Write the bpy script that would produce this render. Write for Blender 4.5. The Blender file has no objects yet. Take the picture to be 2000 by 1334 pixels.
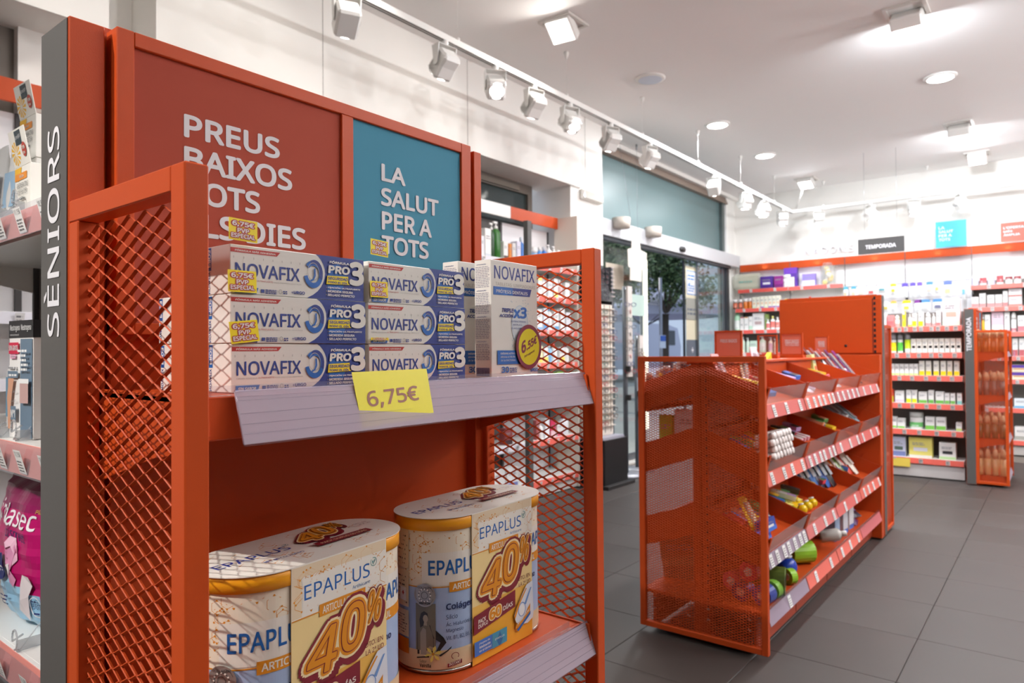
import bpy, math, random
from mathutils import Matrix, Vector
R = math.radians
random.seed(11)
SC = bpy.context.scene
COL = SC.collection

# ------------------------------------------------------------------ camera
FPX, YAW, PIT, ROL, CAMZ = 1361.94, 0.66736846, 0.01458744, -0.0079232, 1.135
def cam_axes():
    cy, sy, cp, sp = math.cos(YAW), math.sin(YAW), math.cos(PIT), math.sin(PIT)
    fwd = Vector((cy*cp, sy*cp, sp)); right = Vector((sy, -cy, 0)); up = right.cross(fwd)
    cr, sr = math.cos(ROL), math.sin(ROL)
    return right*cr + up*sr, up*cr - right*sr, fwd
RT, UP, FW = cam_axes()
cam = bpy.data.cameras.new('camera')
cam.sensor_width = 36; cam.lens = FPX/2000*36; cam.clip_start = .02; cam.clip_end = 200
cam.dof.use_dof = True; cam.dof.focus_distance = .80; cam.dof.aperture_fstop = 10.0
co = bpy.data.objects.new('camera', cam); COL.objects.link(co)
m3 = Matrix((RT, UP, -FW)).transposed()
co.matrix_world = Matrix.Translation((0, 0, CAMZ)) @ m3.to_4x4()
SC.camera = co

# ------------------------------------------------------------------ world, exposure
W = bpy.data.worlds.new('world'); SC.world = W; W.use_nodes = True
bg = W.node_tree.nodes['Background']; bg.inputs[0].default_value = (.62, .76, 1, 1); bg.inputs[1].default_value = .8
SC.view_settings.view_transform = 'Standard'; SC.view_settings.look = 'None'
SC.view_settings.exposure = 0.0; SC.view_settings.gamma = 1; SC.view_settings.use_curve_mapping = False
cy_ = SC.cycles
cy_.use_denoising = True; cy_.max_bounces = 7; cy_.diffuse_bounces = 4; cy_.glossy_bounces = 3
cy_.transmission_bounces = 5; cy_.transparent_max_bounces = 12; cy_.caustics_reflective = False; cy_.caustics_refractive = False
cy_.sample_clamp_indirect = 6

ZC = 3.19      # ceiling
WARM, NEUT, COOL = (1, .96, .90), (.95, .97, 1), (.86, .93, 1)
def lamp(kind, name, loc, energy, col, size=.08, aim=None, spot=100, blend=.5):
    l = bpy.data.lights.new(name, kind); l.energy = energy; l.color = col
    if kind == 'AREA': l.shape = 'DISK'; l.size = size
    else: l.shadow_soft_size = size
    if kind == 'SPOT': l.spot_size = R(spot); l.spot_blend = blend
    o = bpy.data.objects.new(name, l); COL.objects.link(o); o.location = loc
    if aim is not None:
        o.rotation_euler = (Vector(aim)-Vector(loc)).to_track_quat('-Z', 'Y').to_euler()
    return o
SUN = bpy.data.lights.new('sun', 'SUN'); SUN.energy = 1.6; SUN.angle = R(.6); SUN.color = (1, .96, .9)
so = bpy.data.objects.new('sun', SUN); COL.objects.link(so); so.rotation_euler = (R(38), R(20), R(150))

# every ceiling fitting of the shop: (x, y, kind, power factor); those behind the camera carry on the grid in view
DISC_P, SQ_P, HEAD_P = 42, 28, 6
DISCS = [(6.13, 2.43, 1), (7.42, 2.43, 1), (6.14, .69, 1), (3.5, .70, 1), (2.2, .70, .25), (.9, -.9, .1), (3.5, -1.0, .7), (6.1, -1.0, 1), (-1.2, .7, .5), (-.4, -1.9, .1), (6.1, -2.4, 1), (3.5, -2.4, 1)]
SQUARES = [(3.615, 2.42, -.7, -.1), (4.796, .71, .8, 0), (7.54, .71, .7, .0), (8.82, .67, -.5, 0), (8.80, 2.39, -.4, 0), (2.2, 2.42, -.7, 0), (.9, 2.42, -.6, 0), (-1.3, 2.2, 0, -.6)]
# track heads: (x, y, aim x, aim y, aim z)
HEADS = [(2.103, 2.64, 2.6, 3.7, 1.9), (2.771, 2.64, 2.9, 3.7, 1.6), (3.207, 2.64, 2.0, 1.2, 1.0), (3.598, 2.64, 3.9, 3.8, 1.4), (4.013, 2.64, 3.5, 1.2, .6),
         (4.567, 2.64, 5.0, 3.8, 1.2), (5.205, 2.64, 5.5, 3.7, 1.2), (6.545, 2.64, 8.2, 3.0, 1.6), (7.41, 2.64, 7.6, 3.0, .6), (7.979, 2.64, 8.1, 3.0, .6), (8.679, 2.64, 9.2, 2.9, 1.2),
         (9.02, 2.306, 9.3, 2.4, 1.4), (9.02, 1.738, 9.3, 1.4, 1.4), (9.02, 1.291, 8.6, 1.2, .8), (9.02, .845, 9.3, .3, 1.4), (9.02, -.1, 9.2, -.2, 1.2), (1.2, 2.64, 1.3, 3.7, 1.6), (.3, 2.64, .5, 1.4, 1.1)]
for x, y, s in DISCS:
    lamp('AREA', 'downlight_glow', (x, y, ZC-.035), DISC_P*s, NEUT, .19, (x, y, 0))
for x, y, dx, dy in SQUARES:
    o = lamp('AREA', 'square_lamp_glow', (x+dx*.02, y+dy*.02, ZC-.105), SQ_P*(.22 if y > 1 else .8 if x < 8 else .4), WARM if y > 1 and x < 5 else COOL, .14, (x+dx, y+dy, ZC-1))
# lamps of the far side of the shop and behind the photographer, which throw the mesh shadows over the goods
lamp('SPOT', 'aisle_lamp_glow', (-1.5, 1.05, 2.75), 230, WARM, .02, (.45, .62, .9), 50, .6)
lamp('SPOT', 'aisle_lamp_glow', (2.9, .30, 2.75), 40, WARM, .02, (.85, .66, .9), 50, .6)
lamp('SPOT', 'aisle_lamp_glow', (1.6, -.5, 3.0), 5, NEUT, .05, (.75, .7, 1.3), 50, .8)

# added fill for ceiling and back wall: unseen bowl uplighters (built below), hidden strips
UPL = [(1.6, -3.08), (3.3, -3.08), (5.0, -3.08), (7.4, -3.08), (9.0, -2.4)]
for x, y in UPL:
    o = lamp('AREA', 'ceiling_fill_glow', (x, y, 2.36), (50, 120)[x > 2], NEUT, .2, (x, y+.25, 3.2)) if x < 8.9 else lamp('AREA', 'ceiling_fill_glow', (9.18, y, 2.36), 18, NEUT, .2, (8.9, y, 3.2))
for k in range(6):  # invented strips hidden behind the header boards, put in to wash the wall
    o = lamp('AREA', 'wall_fill_glow', (9.24, 3.03-.648*k, 2.20), .6, COOL, .5, (9.22, 3.03-.648*k, 3)); o.data.shape = 'RECTANGLE'; o.data.size = .05; o.data.size_y = .6

# ------------------------------------------------------------------ materials
def lin(c):
    return tuple(((v/255)/12.92 if v/255 <= .04045 else ((v/255+.055)/1.055)**2.4) for v in c)
MATS = {}
def mat(name, rgb, rough=.5, metal=0, spec=.5, emit=0, var=0, vscale=8, bump=0, bscale=300, coat=0):
    if name in MATS: return MATS[name]
    m = bpy.data.materials.new(name); m.use_nodes = True; nt = m.node_tree; b = nt.nodes['Principled BSDF']
    c = lin(rgb)
    b.inputs['Base Color'].default_value = (*c, 1); b.inputs['Roughness'].default_value = rough
    b.inputs['Metallic'].default_value = metal; b.inputs['Specular IOR Level'].default_value = spec
    b.inputs['Coat Weight'].default_value = coat
    if emit:
        b.inputs['Emission Color'].default_value = (*c, 1); b.inputs['Emission Strength'].default_value = emit
    if var or bump:
        tc = nt.nodes.new('ShaderNodeTexCoord')
    if var:
        n = nt.nodes.new('ShaderNodeTexNoise'); n.inputs['Scale'].default_value = vscale; n.inputs['Detail'].default_value = 4
        mx = nt.nodes.new('ShaderNodeMix'); mx.data_type = 'RGBA'
        mx.inputs['A'].default_value = (*[v*(1-var) for v in c], 1); mx.inputs['B'].default_value = (*[min(1, v*(1+var)) for v in c], 1)
        nt.links.new(tc.outputs['Object'], n.inputs['Vector']); nt.links.new(n.outputs['Fac'], mx.inputs['Factor'])
        nt.links.new(mx.outputs['Result'], b.inputs['Base Color'])
    if bump:
        n2 = nt.nodes.new('ShaderNodeTexNoise'); n2.inputs['Scale'].default_value = bscale; n2.inputs['Detail'].default_value = 2
        bp = nt.nodes.new('ShaderNodeBump'); bp.inputs['Strength'].default_value = bump; bp.inputs['Distance'].default_value = .0006
        nt.links.new(tc.outputs['Object'], n2.inputs['Vector']); nt.links.new(n2.outputs['Fac'], bp.inputs['Height'])
        nt.links.new(bp.outputs['Normal'], b.inputs['Normal'])
    MATS[name] = m
    return m
def clear(name, rgb, see=.8, rough=.05, body=.0):
    """thin clear plastic or glass: light passes, a little gloss, a milky part"""
    if name in MATS: return MATS[name]
    m = bpy.data.materials.new(name); m.use_nodes = True; nt = m.node_tree; nt.nodes.clear()
    out = nt.nodes.new('ShaderNodeOutputMaterial'); tr = nt.nodes.new('ShaderNodeBsdfTransparent'); gl = nt.nodes.new('ShaderNodeBsdfGlossy')
    df = nt.nodes.new('ShaderNodeBsdfDiffuse'); m1 = nt.nodes.new('ShaderNodeMixShader'); m2 = nt.nodes.new('ShaderNodeMixShader'); fr = nt.nodes.new('ShaderNodeFresnel')
    fr.inputs[0].default_value = 1.45; c = lin(rgb)
    ge = nt.nodes.new('ShaderNodeNewGeometry'); mu = nt.nodes.new('ShaderNodeMath'); mu.operation = 'MULTIPLY_ADD'; mu.inputs[1].default_value = -1; mu.inputs[2].default_value = 1
    mm = nt.nodes.new('ShaderNodeMath'); mm.operation = 'MULTIPLY'; nt.links.new(ge.outputs['Backfacing'], mu.inputs[0]); nt.links.new(mu.outputs[0], mm.inputs[1]); nt.links.new(fr.outputs[0], mm.inputs[0])
    tr.inputs[0].default_value = (*[v**.2 for v in c], 1); gl.inputs[1].default_value = rough; df.inputs[0].default_value = (*c, 1)
    m1.inputs[0].default_value = 1-see
    nt.links.new(tr.outputs[0], m1.inputs[1]); nt.links.new(df.outputs[0], m1.inputs[2])
    nt.links.new(mm.outputs[0], m2.inputs[0]); nt.links.new(m1.outputs[0], m2.inputs[1]); nt.links.new(gl.outputs[0], m2.inputs[2])
    nt.links.new(m2.outputs[0], out.inputs[0]); MATS[name] = m
    return m
def pal(rgb, rough=.45):
    return mat('paint_%d_%d_%d_%d' % (*rgb, int(rough*100)), rgb, rough)
ORA = mat('orange powder coat', (192, 74, 28), .42, spec=.22, bump=.12, bscale=900, var=.03)
GREY = mat('dark grey coat', (84, 82, 80), .5, bump=.1, bscale=900)
WHITE = mat('white plastic', (236, 234, 230), .35)
WALLM = mat('wall paint', (240, 237, 232), .8, var=.015, bump=.1, bscale=80)
CEILM = mat('ceiling paint', (243, 240, 238), .8, var=.02, vscale=1.5)
CARTON = mat('white carton', (238, 236, 232), .45)
REDP = mat('red sign print', (166, 72, 54), .7, spec=.2, bump=.05)
TEAL = mat('teal sign print', (72, 140, 166), .7, spec=.2, bump=.05)
SIGNW = mat('sign white', (226, 224, 228), .6)
BLACK = mat('black plastic', (24, 24, 25), .4)
STEEL = mat('brushed steel', (170, 172, 176), .28, 1)
ACRYL = clear('clear acrylic', (225, 225, 235), .93)
RAILC = clear('milky rail plastic', (214, 200, 214), .42, .12)
SALMON = mat('salmon rail strip', (222, 98, 84), .4)
TICKET = mat('ticket paper', (240, 238, 236), .5)
INK = mat('ticket ink', (120, 118, 122), .6)
GLOW = mat('lamp glow', (255, 250, 242), .5, emit=14)
GLASS = clear('shop glass', (205, 222, 216), .97, .01)

# ------------------------------------------------------------------ mesh building
MESHC = {}
class MB:
    def __init__(s): s.v = []; s.f = []; s.m = []; s.sm = []; s.mats = []
    def mi(s, m):
        if m not in s.mats: s.mats.append(m)
        return s.mats.index(m)
    def add(s, vs, fs, m, smooth=False):
        b = len(s.v); k = s.mi(m); s.v += [tuple(v) for v in vs]
        for f in fs: s.f.append(tuple(b+i for i in f)); s.m.append(k); s.sm.append(smooth)
        return s
    def box(s, x0, x1, y0, y1, z0, z1, m, bev=0, T=None):
        if not bev:
            vs = [(x, y, z) for z in (z0, z1) for y in (y0, y1) for x in (x0, x1)]
            fs = [(0, 2, 3, 1), (4, 5, 7, 6), (0, 1, 5, 4), (2, 6, 7, 3), (0, 4, 6, 2), (1, 3, 7, 5)]
        else:
            b = min(bev, (x1-x0)*.49, (y1-y0)*.49, (z1-z0)*.49); vs = []
            X, Y, Z = (x0, x1), (y0, y1), (z0, z1); g = (1, -1)
            for k in (0, 1):
                for j in (0, 1):
                    for i in (0, 1):
                        vs += [(X[i], Y[j]+g[j]*b, Z[k]+g[k]*b), (X[i]+g[i]*b, Y[j], Z[k]+g[k]*b), (X[i]+g[i]*b, Y[j]+g[j]*b, Z[k])]
            c = lambda i, j, k, a: (k*4+j*2+i)*3+a
            fs = []
            for i in (0, 1): q = (c(i,0,0,0), c(i,1,0,0), c(i,1,1,0), c(i,0,1,0)); fs.append(q if i else q[::-1])
            for j in (0, 1): q = (c(0,j,0,1), c(0,j,1,1), c(1,j,1,1), c(1,j,0,1)); fs.append(q if j else q[::-1])
            for k in (0, 1): q = (c(0,0,k,2), c(1,0,k,2), c(1,1,k,2), c(0,1,k,2)); fs.append(q if k else q[::-1])
            for j in (0, 1):
                for k in (0, 1): q = (c(0,j,k,1), c(1,j,k,1), c(1,j,k,2), c(0,j,k,2)); fs.append(q if (j+k) % 2 else q[::-1])
            for i in (0, 1):
                for k in (0, 1): q = (c(i,0,k,0), c(i,1,k,0), c(i,1,k,2), c(i,0,k,2)); fs.append(q[::-1] if (i+k) % 2 else q)
            for i in (0, 1):
                for j in (0, 1): q = (c(i,j,0,0), c(i,j,1,0), c(i,j,1,1), c(i,j,0,1)); fs.append(q if (i+j) % 2 else q[::-1])
            for i in (0, 1):
                for j in (0, 1):
                    for k in (0, 1): q = (c(i,j,k,0), c(i,j,k,1), c(i,j,k,2)); fs.append(q[::-1] if (i+j+k) % 2 else q)
        if T is not None: vs = [tuple(T @ Vector(v)) for v in vs]
        return s.add(vs, fs, m)
    def prism(s, pts, ax, a, b, m, smooth=False):
        n = len(pts)
        def P(p, t):
            return (t, p[0], p[1]) if ax == 'x' else (p[0], t, p[1]) if ax == 'y' else (p[0], p[1], t)
        vs = [P(p, a) for p in pts]+[P(p, b) for p in pts]
        fs = [tuple(range(n))[::-1], tuple(range(n, 2*n))]
        s.add(vs, fs, m); base = len(s.v)-2*n; k = s.mi(m)
        for i in range(n):
            j = (i+1) % n; s.f.append((base+i, base+j, base+n+j, base+n+i)); s.m.append(k); s.sm.append(smooth)
        return s
    def lathe(s, prof, m, c=(0, 0, 0), n=16, smooth=True, sx=1, sy=1):
        vs = []; fs = []
        for r, z in prof:
            for i in range(n):
                t = 2*math.pi*i/n; vs.append((c[0]+r*sx*math.cos(t), c[1]+r*sy*math.sin(t), c[2]+z))
        for k in range(len(prof)-1):
            for i in range(n):
                j = (i+1) % n; fs.append((k*n+i, k*n+j, (k+1)*n+j, (k+1)*n+i))
        if prof[0][0] > 1e-5: fs.append(tuple(range(n))[::-1])
        if prof[-1][0] > 1e-5: fs.append(tuple((len(prof)-1)*n+i for i in range(n)))
        return s.add(vs, fs, m, smooth)
    def rod(s, p, q, r, m, n=8, smooth=True, r2=None):
        p = Vector(p); q = Vector(q); d = (q-p).normalized(); u = d.orthogonal().normalized(); w = d.cross(u)
        vs = []
        for a, rr in ((p, r), (q, r2 if r2 is not None else r)):
            for i in range(n): t = 2*math.pi*i/n; vs.append(a+u*(rr*math.cos(t))+w*(rr*math.sin(t)))
        fs = [(i, (i+1) % n, n+(i+1) % n, n+i) for i in range(n)]+[tuple(range(n))[::-1], tuple(range(n, 2*n))]
        return s.add(vs, fs, m, smooth)
    def path(s, pts, r, m, n=6):
        for a, b in zip(pts, pts[1:]): s.rod(a, b, r, m, n)
        return s
    def ball(s, c, r, m, n=10, sz=1):
        pr = [(max(1e-6, r*math.sin(math.pi*k/n)), -r*sz*math.cos(math.pi*k/n)) for k in range(n+1)]
        return s.lathe(pr, m, c, n+2)
    def mesh(s, name):
        me = bpy.data.meshes.new(name); me.from_pydata(s.v, [], s.f)
        for m in s.mats: me.materials.append(m)
        me.polygons.foreach_set('material_index', s.m); me.polygons.foreach_set('use_smooth', s.sm)
        me.update(); return me
    def build(s, name, parent=None, off=None, kind=None, key=None, loc=None, label=None):
        if off is not None: s.v = [(v[0]-off[0], v[1]-off[1], v[2]-off[2]) for v in s.v]
        o = bpy.data.objects.new(name, s.mesh(name)); COL.objects.link(o)
        if parent is not None: o.parent = parent
        if kind: o['kind'] = kind
        if loc: o.location = loc
        if label: o['label'] = label
        return o

TXT = {}
try: FONT = bpy.data.fonts.load(bpy.utils.resource_path('LOCAL')+'/datafiles/fonts/NotoSansHebrew-Regular.woff2')   # a font that ships inside Blender
except Exception: FONT = None
def text_data(t, bold=0, res=2, ref=None):
    """outline lettering as flat faces, thickened by laying copies around a small ring; scaled so that the bounds at ring radius ref are 1 x 1"""
    ref = bold if ref is None else ref; k = (t, round(bold, 3), res, round(ref, 3))
    if k in TXT: return TXT[k]
    cu = bpy.data.curves.new('lettering', 'FONT'); cu.body = t; cu.resolution_u = res
    if FONT: cu.font = FONT
    o = bpy.data.objects.new('lettering', cu); me = bpy.data.meshes.new_from_object(o)
    vs = [(v.co.x, v.co.y) for v in me.vertices]; fs = [tuple(p.vertices) for p in me.polygons]
    bpy.data.objects.remove(o); bpy.data.curves.remove(cu); bpy.data.meshes.remove(me)
    r0 = ref*.75; x0 = min(v[0] for v in vs)-r0; x1 = max(v[0] for v in vs)+r0; y0 = min(v[1] for v in vs)-r0; y1 = max(v[1] for v in vs)+r0
    r = bold*.75; ring = [(0, 0)] if r <= .001 else [(r*math.cos(2*math.pi*i/n_), r*math.sin(2*math.pi*i/n_)) for n_ in ((6 if len(t) > 9 else 8) if r < .05 else 14,) for i in range(n_)]
    V = []; F = []
    for q_, (dx, dy) in enumerate(ring):
        b_ = len(V); V += [((v[0]+dx-x0)/(x1-x0), (v[1]+dy-y0)/(y1-y0), q_/len(ring)) for v in vs]; F += [tuple(b_+i for i in f) for f in fs]
    TXT[k] = (V, F, (x1-x0)/(y1-y0)); return TXT[k]

def plane(o, U, V):
    o, U, V = Vector(o), Vector(U), Vector(V); N = U.cross(V)
    return lambda u, v, d: o+U*u+V*v+N*d
def cyl(c, r, z0):
    """front (-y) of an upright cylinder; u runs to +x along the skin"""
    return lambda u, v, d: (c[0]+(r+d)*math.sin(u/r), c[1]-(r+d)*math.cos(u/r), z0+v)
class PR:
    """flat print: coloured shapes and lettering laid in thin layers on a surface"""
    def __init__(s, mp, eps=.00012, base=.0002): s.mb = MB(); s.mp = mp; s.e = eps; s.d = base
    def lift(s): s.d += s.e; return s.d
    def poly(s, pts, m, lift=True):
        d = s.lift() if lift else s.d
        s.mb.add([s.mp(u, v, d) for u, v in pts], [tuple(range(len(pts)))], m); return s
    def rect(s, u0, v0, u1, v1, m, nu=1, sh=0, lift=True):
        d = s.lift() if lift else s.d; vs = []; fs = []
        for i in range(nu+1):
            u = u0+(u1-u0)*i/nu; vs += [s.mp(u, v0, d), s.mp(u+sh, v1, d)]
        for i in range(nu): fs.append((2*i, 2*i+2, 2*i+3, 2*i+1))
        s.mb.add(vs, fs, m); return s
    def disc(s, cu, cv, ru, rv, m, n=28, r0=0, a0=0, a1=360):
        d = s.lift(); k = n
        if r0 == 0 and a1-a0 == 360:
            s.mb.add([s.mp(cu+ru*math.cos(2*math.pi*i/n), cv+rv*math.sin(2*math.pi*i/n), d) for i in range(n)], [tuple(range(n))], m); return s
        vs = []; fs = []
        for i in range(k+1):
            t = R(a0+(a1-a0)*i/k)
            for q in (r0, 1): vs.append(s.mp(cu+ru*q*math.cos(t), cv+rv*q*math.sin(t), d))
        for i in range(k): fs.append((2*i, 2*i+1, 2*i+3, 2*i+2))
        s.mb.add(vs, fs, m); return s
    def text(s, t, u0, v0, u1, v1, m, bold=.0, slant=0, rise=0, res=2, lift=True, ref=None):
        """lettering fitted to the box; slant leans the tops, rise tilts the line"""
        d = s.lift() if lift else s.d; vs, fs, asp = text_data(t, max(0, bold), res, ref)
        if u1 is None: u1 = u0+(v1-v0)*asp
        W_, H_ = u1-u0, v1-v0
        s.mb.add([s.mp(u0+x*W_+y*slant, v0+y*H_+x*rise, d+q*.7*s.e) for x, y, q in vs], fs, m); return s
    def lines(s, u0, v0, u1, v1, n, m, fill=.5, rag=.25):
        """rows of copy too small to read"""
        d = s.lift(); h = (v1-v0)/n
        for k in range(n):
            e = u1-(u1-u0)*random.random()*rag; y = v1-(k+1)*h; u = u0
            while u < e:
                w = min(e-u, h*random.uniform(.8, 2.6)); s.mb.add([s.mp(u, y, d), s.mp(u+w, y, d), s.mp(u+w, y+h*fill, d), s.mp(u, y+h*fill, d)], [(0, 1, 2, 3)], m); u += w+h*.35
        return s
    def build(s, name, parent=None, **k): return s.mb.build(name, parent, **k)

def thing(name, label, cat, loc=(0, 0, 0), rz=0, group=None):
    o = bpy.data.objects.new(name, None); COL.objects.link(o); o.empty_display_size = .05
    o.location = loc; o.rotation_euler = (0, 0, rz); o['label'] = label; o['category'] = cat
    if group: o['group'] = group
    return o
def tag(o, label, cat, group=None):
    o['label'] = label; o['category'] = cat
    if group: o['group'] = group
    return o
def dup(root, loc=None, rot=None, scale=None):
    r = root.copy(); COL.objects.link(r)
    if loc is not None: r.location = loc
    if rot is not None: r.rotation_euler = rot
    if scale is not None: r.scale = scale
    for ch in root.children:
        c = ch.copy(); COL.objects.link(c); c.parent = r
        for g in ch.children:
            d = g.copy(); COL.objects.link(d); d.parent = c
    return r
def struct(o): o['kind'] = 'structure'; return o

def expanded(w, h, L=.0315, S=.0138, t=.0011, ww=.0032, tilt=52):
    """expanded metal sheet in (u, v, d): zigzag strands joined at the knuckles"""
    a = (.5*ww*math.cos(R(tilt)), .5*ww*math.sin(R(tilt))); b = (-.5*t*math.sin(R(tilt)), .5*t*math.cos(R(tilt)))
    off = [(a[0]+b[0], a[1]+b[1]), (a[0]-b[0], a[1]-b[1]), (-a[0]-b[0], -a[1]-b[1]), (-a[0]+b[0], -a[1]+b[1])]
    vs = []; fs = []; nr = int(h/(S/2)); bb = .045*L
    for r in range(nr):
        k0 = 0; pts = []
        while True:
            u = k0*L/2
            if u > w+L/2: break
            row = r if (k0+r) % 2 == 0 else r+1
            pts += [(u-bb, row*S/2), (u+bb, row*S/2)]; k0 += 1
        P = []
        for i, (u, v) in enumerate(pts):
            if u < 0:
                if i+1 < len(pts) and pts[i+1][0] > 0:
                    q = pts[i+1]; f = (0-u)/(q[0]-u); P.append((0, v+(q[1]-v)*f))
                continue
            if u > w:
                q = pts[i-1]; f = (w-q[0])/(u-q[0]) if u != q[0] else 0; P.append((w, q[1]+(v-q[1])*f)); break
            P.append((u, v))
        base = len(vs)
        for u, v in P:
            for o_ in off: vs.append((u, min(h, max(0, v+o_[0])), o_[1]))
        for i in range(len(P)-1):
            for q in range(4):
                j = (q+1) % 4; fs.append((base+i*4+q, base+i*4+j, base+i*4+4+j, base+i*4+4+q))
    return vs, fs
def Yx(px, X):
    """where the view line of picture column px meets a plane X = const"""
    d = RT*((px-1000)/FPX)+FW; return X/d.x*d.y
def Xy(px, Y):
    d = RT*((px-1000)/FPX)+FW; return Y/d.y*d.x
# ================================================================== the setting
def room():
    fl = MB().box(-3, 9.6, -3.2, 3.5, -.06, -.006, mat('floor grout', (112, 104, 96), .9)).build('floor', kind='structure')
    base = (66, 60, 57); tiles = []
    for k in range(4):
        m = mat('floor tile %d' % k, tuple(int(c*f) for c, f in zip(base, (.97+.02*k,)*3)), .46+.015*k, var=.10, vscale=2.2+k, bump=.05, bscale=50)
        mb = MB().box(.0011, .4489, .0011, .4489, -.02, 0, m, .0012); tiles.append(mb.mesh('tile'))
    n = 0
    x0, y0 = 3.131-.45*13, .460-.45*8
    for i in range(28):
        for j in range(16):
            x, y = x0+i*.45, y0+j*.45
            if not (-.6 < x < 9.3 and -.7 < y < 3.5) or y+.45 > 3.52 or x+.45 > 9.42: continue
            if x < 1.0 and y < 1.2: continue
            if abs(y-.42*x) > 3.4: continue
            o = bpy.data.objects.new('tile', tiles[(i*7+j*3) % 4]); COL.objects.link(o); o.location = (x, y, 0); o.parent = fl; n += 1
    # plain floor further out, under the photographer
    MB().box(-3, 9.6, -3.2, -.72, -.02, -.003, tiles[0].materials[0]).build('floor_rest', fl)
    cl = MB().box(-3, 9.6, -3.2, 3.9, ZC, ZC+.1, CEILM).build('ceiling', kind='structure')
    MB().box(9.32, 9.45, -3.2, 3.55, 0, ZC, WALLM).build('wall_back', kind='structure')
    MB().box(-3, 9.45, -3.3, -3.2, 0, ZC, mat('dim wall', (138, 124, 116), .8)).build('wall_behind_camera', kind='structure')
    MB().box(-3.1, -3, -3.3, 3.9, 0, ZC, MATS['dim wall']).build('wall_far_side', kind='structure')
    # street side: upper bands, piers and the niche with windows
    wf = MB()
    wf.box(-3, 1.295, 3.25, 3.62, 2.55, ZC, WALLM); wf.box(1.497, 5.12, 3.25, 3.62, 2.55, ZC, WALLM); wf.box(1.295, 1.497, 3.5, 3.62, 2.55, ZC, WALLM)
    wf.box(4.97, 5.50, 3.27, 3.75, 0, ZC, WALLM)
    wf.box(1.03, 1.497, 3.5, 3.62, 0, 2.55, WALLM); wf.box(1.497, 3.2, 3.58, 3.62, 0, 2.55, WALLM)
    wf.box(-3, .2, 3.55, 3.62, 0, 2.55, WALLM); wf.box(.2, 4.97, 3.58, 3.66, 0, 1.9, WALLM)
    wf.box(5.5, 9.45, 3.42, 3.6, 3.15, ZC, WALLM); wf.box(9.02, 9.45, 3.47, 3.6, 0, 3.15, WALLM)
    wo = wf.build('wall_street_side', kind='structure')
    gap = mat('joint shadow', (150, 146, 140), .9)
    for x in (2.42, 3.64, 5.18):
        MB().box(x-.0015, x+.0015, 3.2485, 3.2515, 2.55 if x < 5 else 2.6, ZC-.002, gap).build('panel_joint', wo)
    # windows up in the niche
    fr = mat('window frame', (108, 100, 92), .5, .3); dk = clear('dusky window glass', (70, 80, 78), .35, .08)
    for k, (a, b) in enumerate(((.2, 1.04), (3.25, 4.80))):
        w = thing('window_%d' % (k+1), '', 'window', ((a+b)/2, 3.58, 2.2)); del w['label']; del w['category']; w['kind'] = 'structure'
        f = MB()
        for z0, z1 in ((1.9, 1.94), (2.47, 2.55)): f.box(a, b, 3.55, 3.60, z0, z1, fr)
        for x0, x1 in ((a, a+.05), (b-.06, b)): f.box(x0, x1, 3.55, 3.60, 1.94, 2.47, fr)
        f.build('window_frame', w, off=w.location)
        MB().box(a+.05, b-.06, 3.575, 3.58, 1.94, 2.47, dk).build('window_pane', w, off=w.location)
        if k: MB().box(a+.1, b-.2, 3.53, 3.55, 2.48, 2.52, mat('blind box', (120, 112, 102), .6)).build('blind_rail', w, off=w.location)
    for z in (3.63,):
        for x in (.7,): MB().rod((x, 3.55, 1.95), (x+.02, 3.55, 2.40), .006, mat('chain', (210, 205, 190), .4)).build('window_chain', bpy.data.objects['window_1'], off=bpy.data.objects['window_1'].location)
    return fl
room()
for k in range(2):
    o = MB().box(-.012, .012, -.01, .01, -.05, .0, WHITE, .002).build('blind_bracket', None, loc=(3.62+.42*k, 3.50, 2.55))
    tag(o, ['small white blind bracket under the niche soffit, close to the tall orange header', 'small white blind bracket under the niche soffit, nearer the pillar'][k], 'bracket', 'blind brackets under the window niche soffit')

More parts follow.
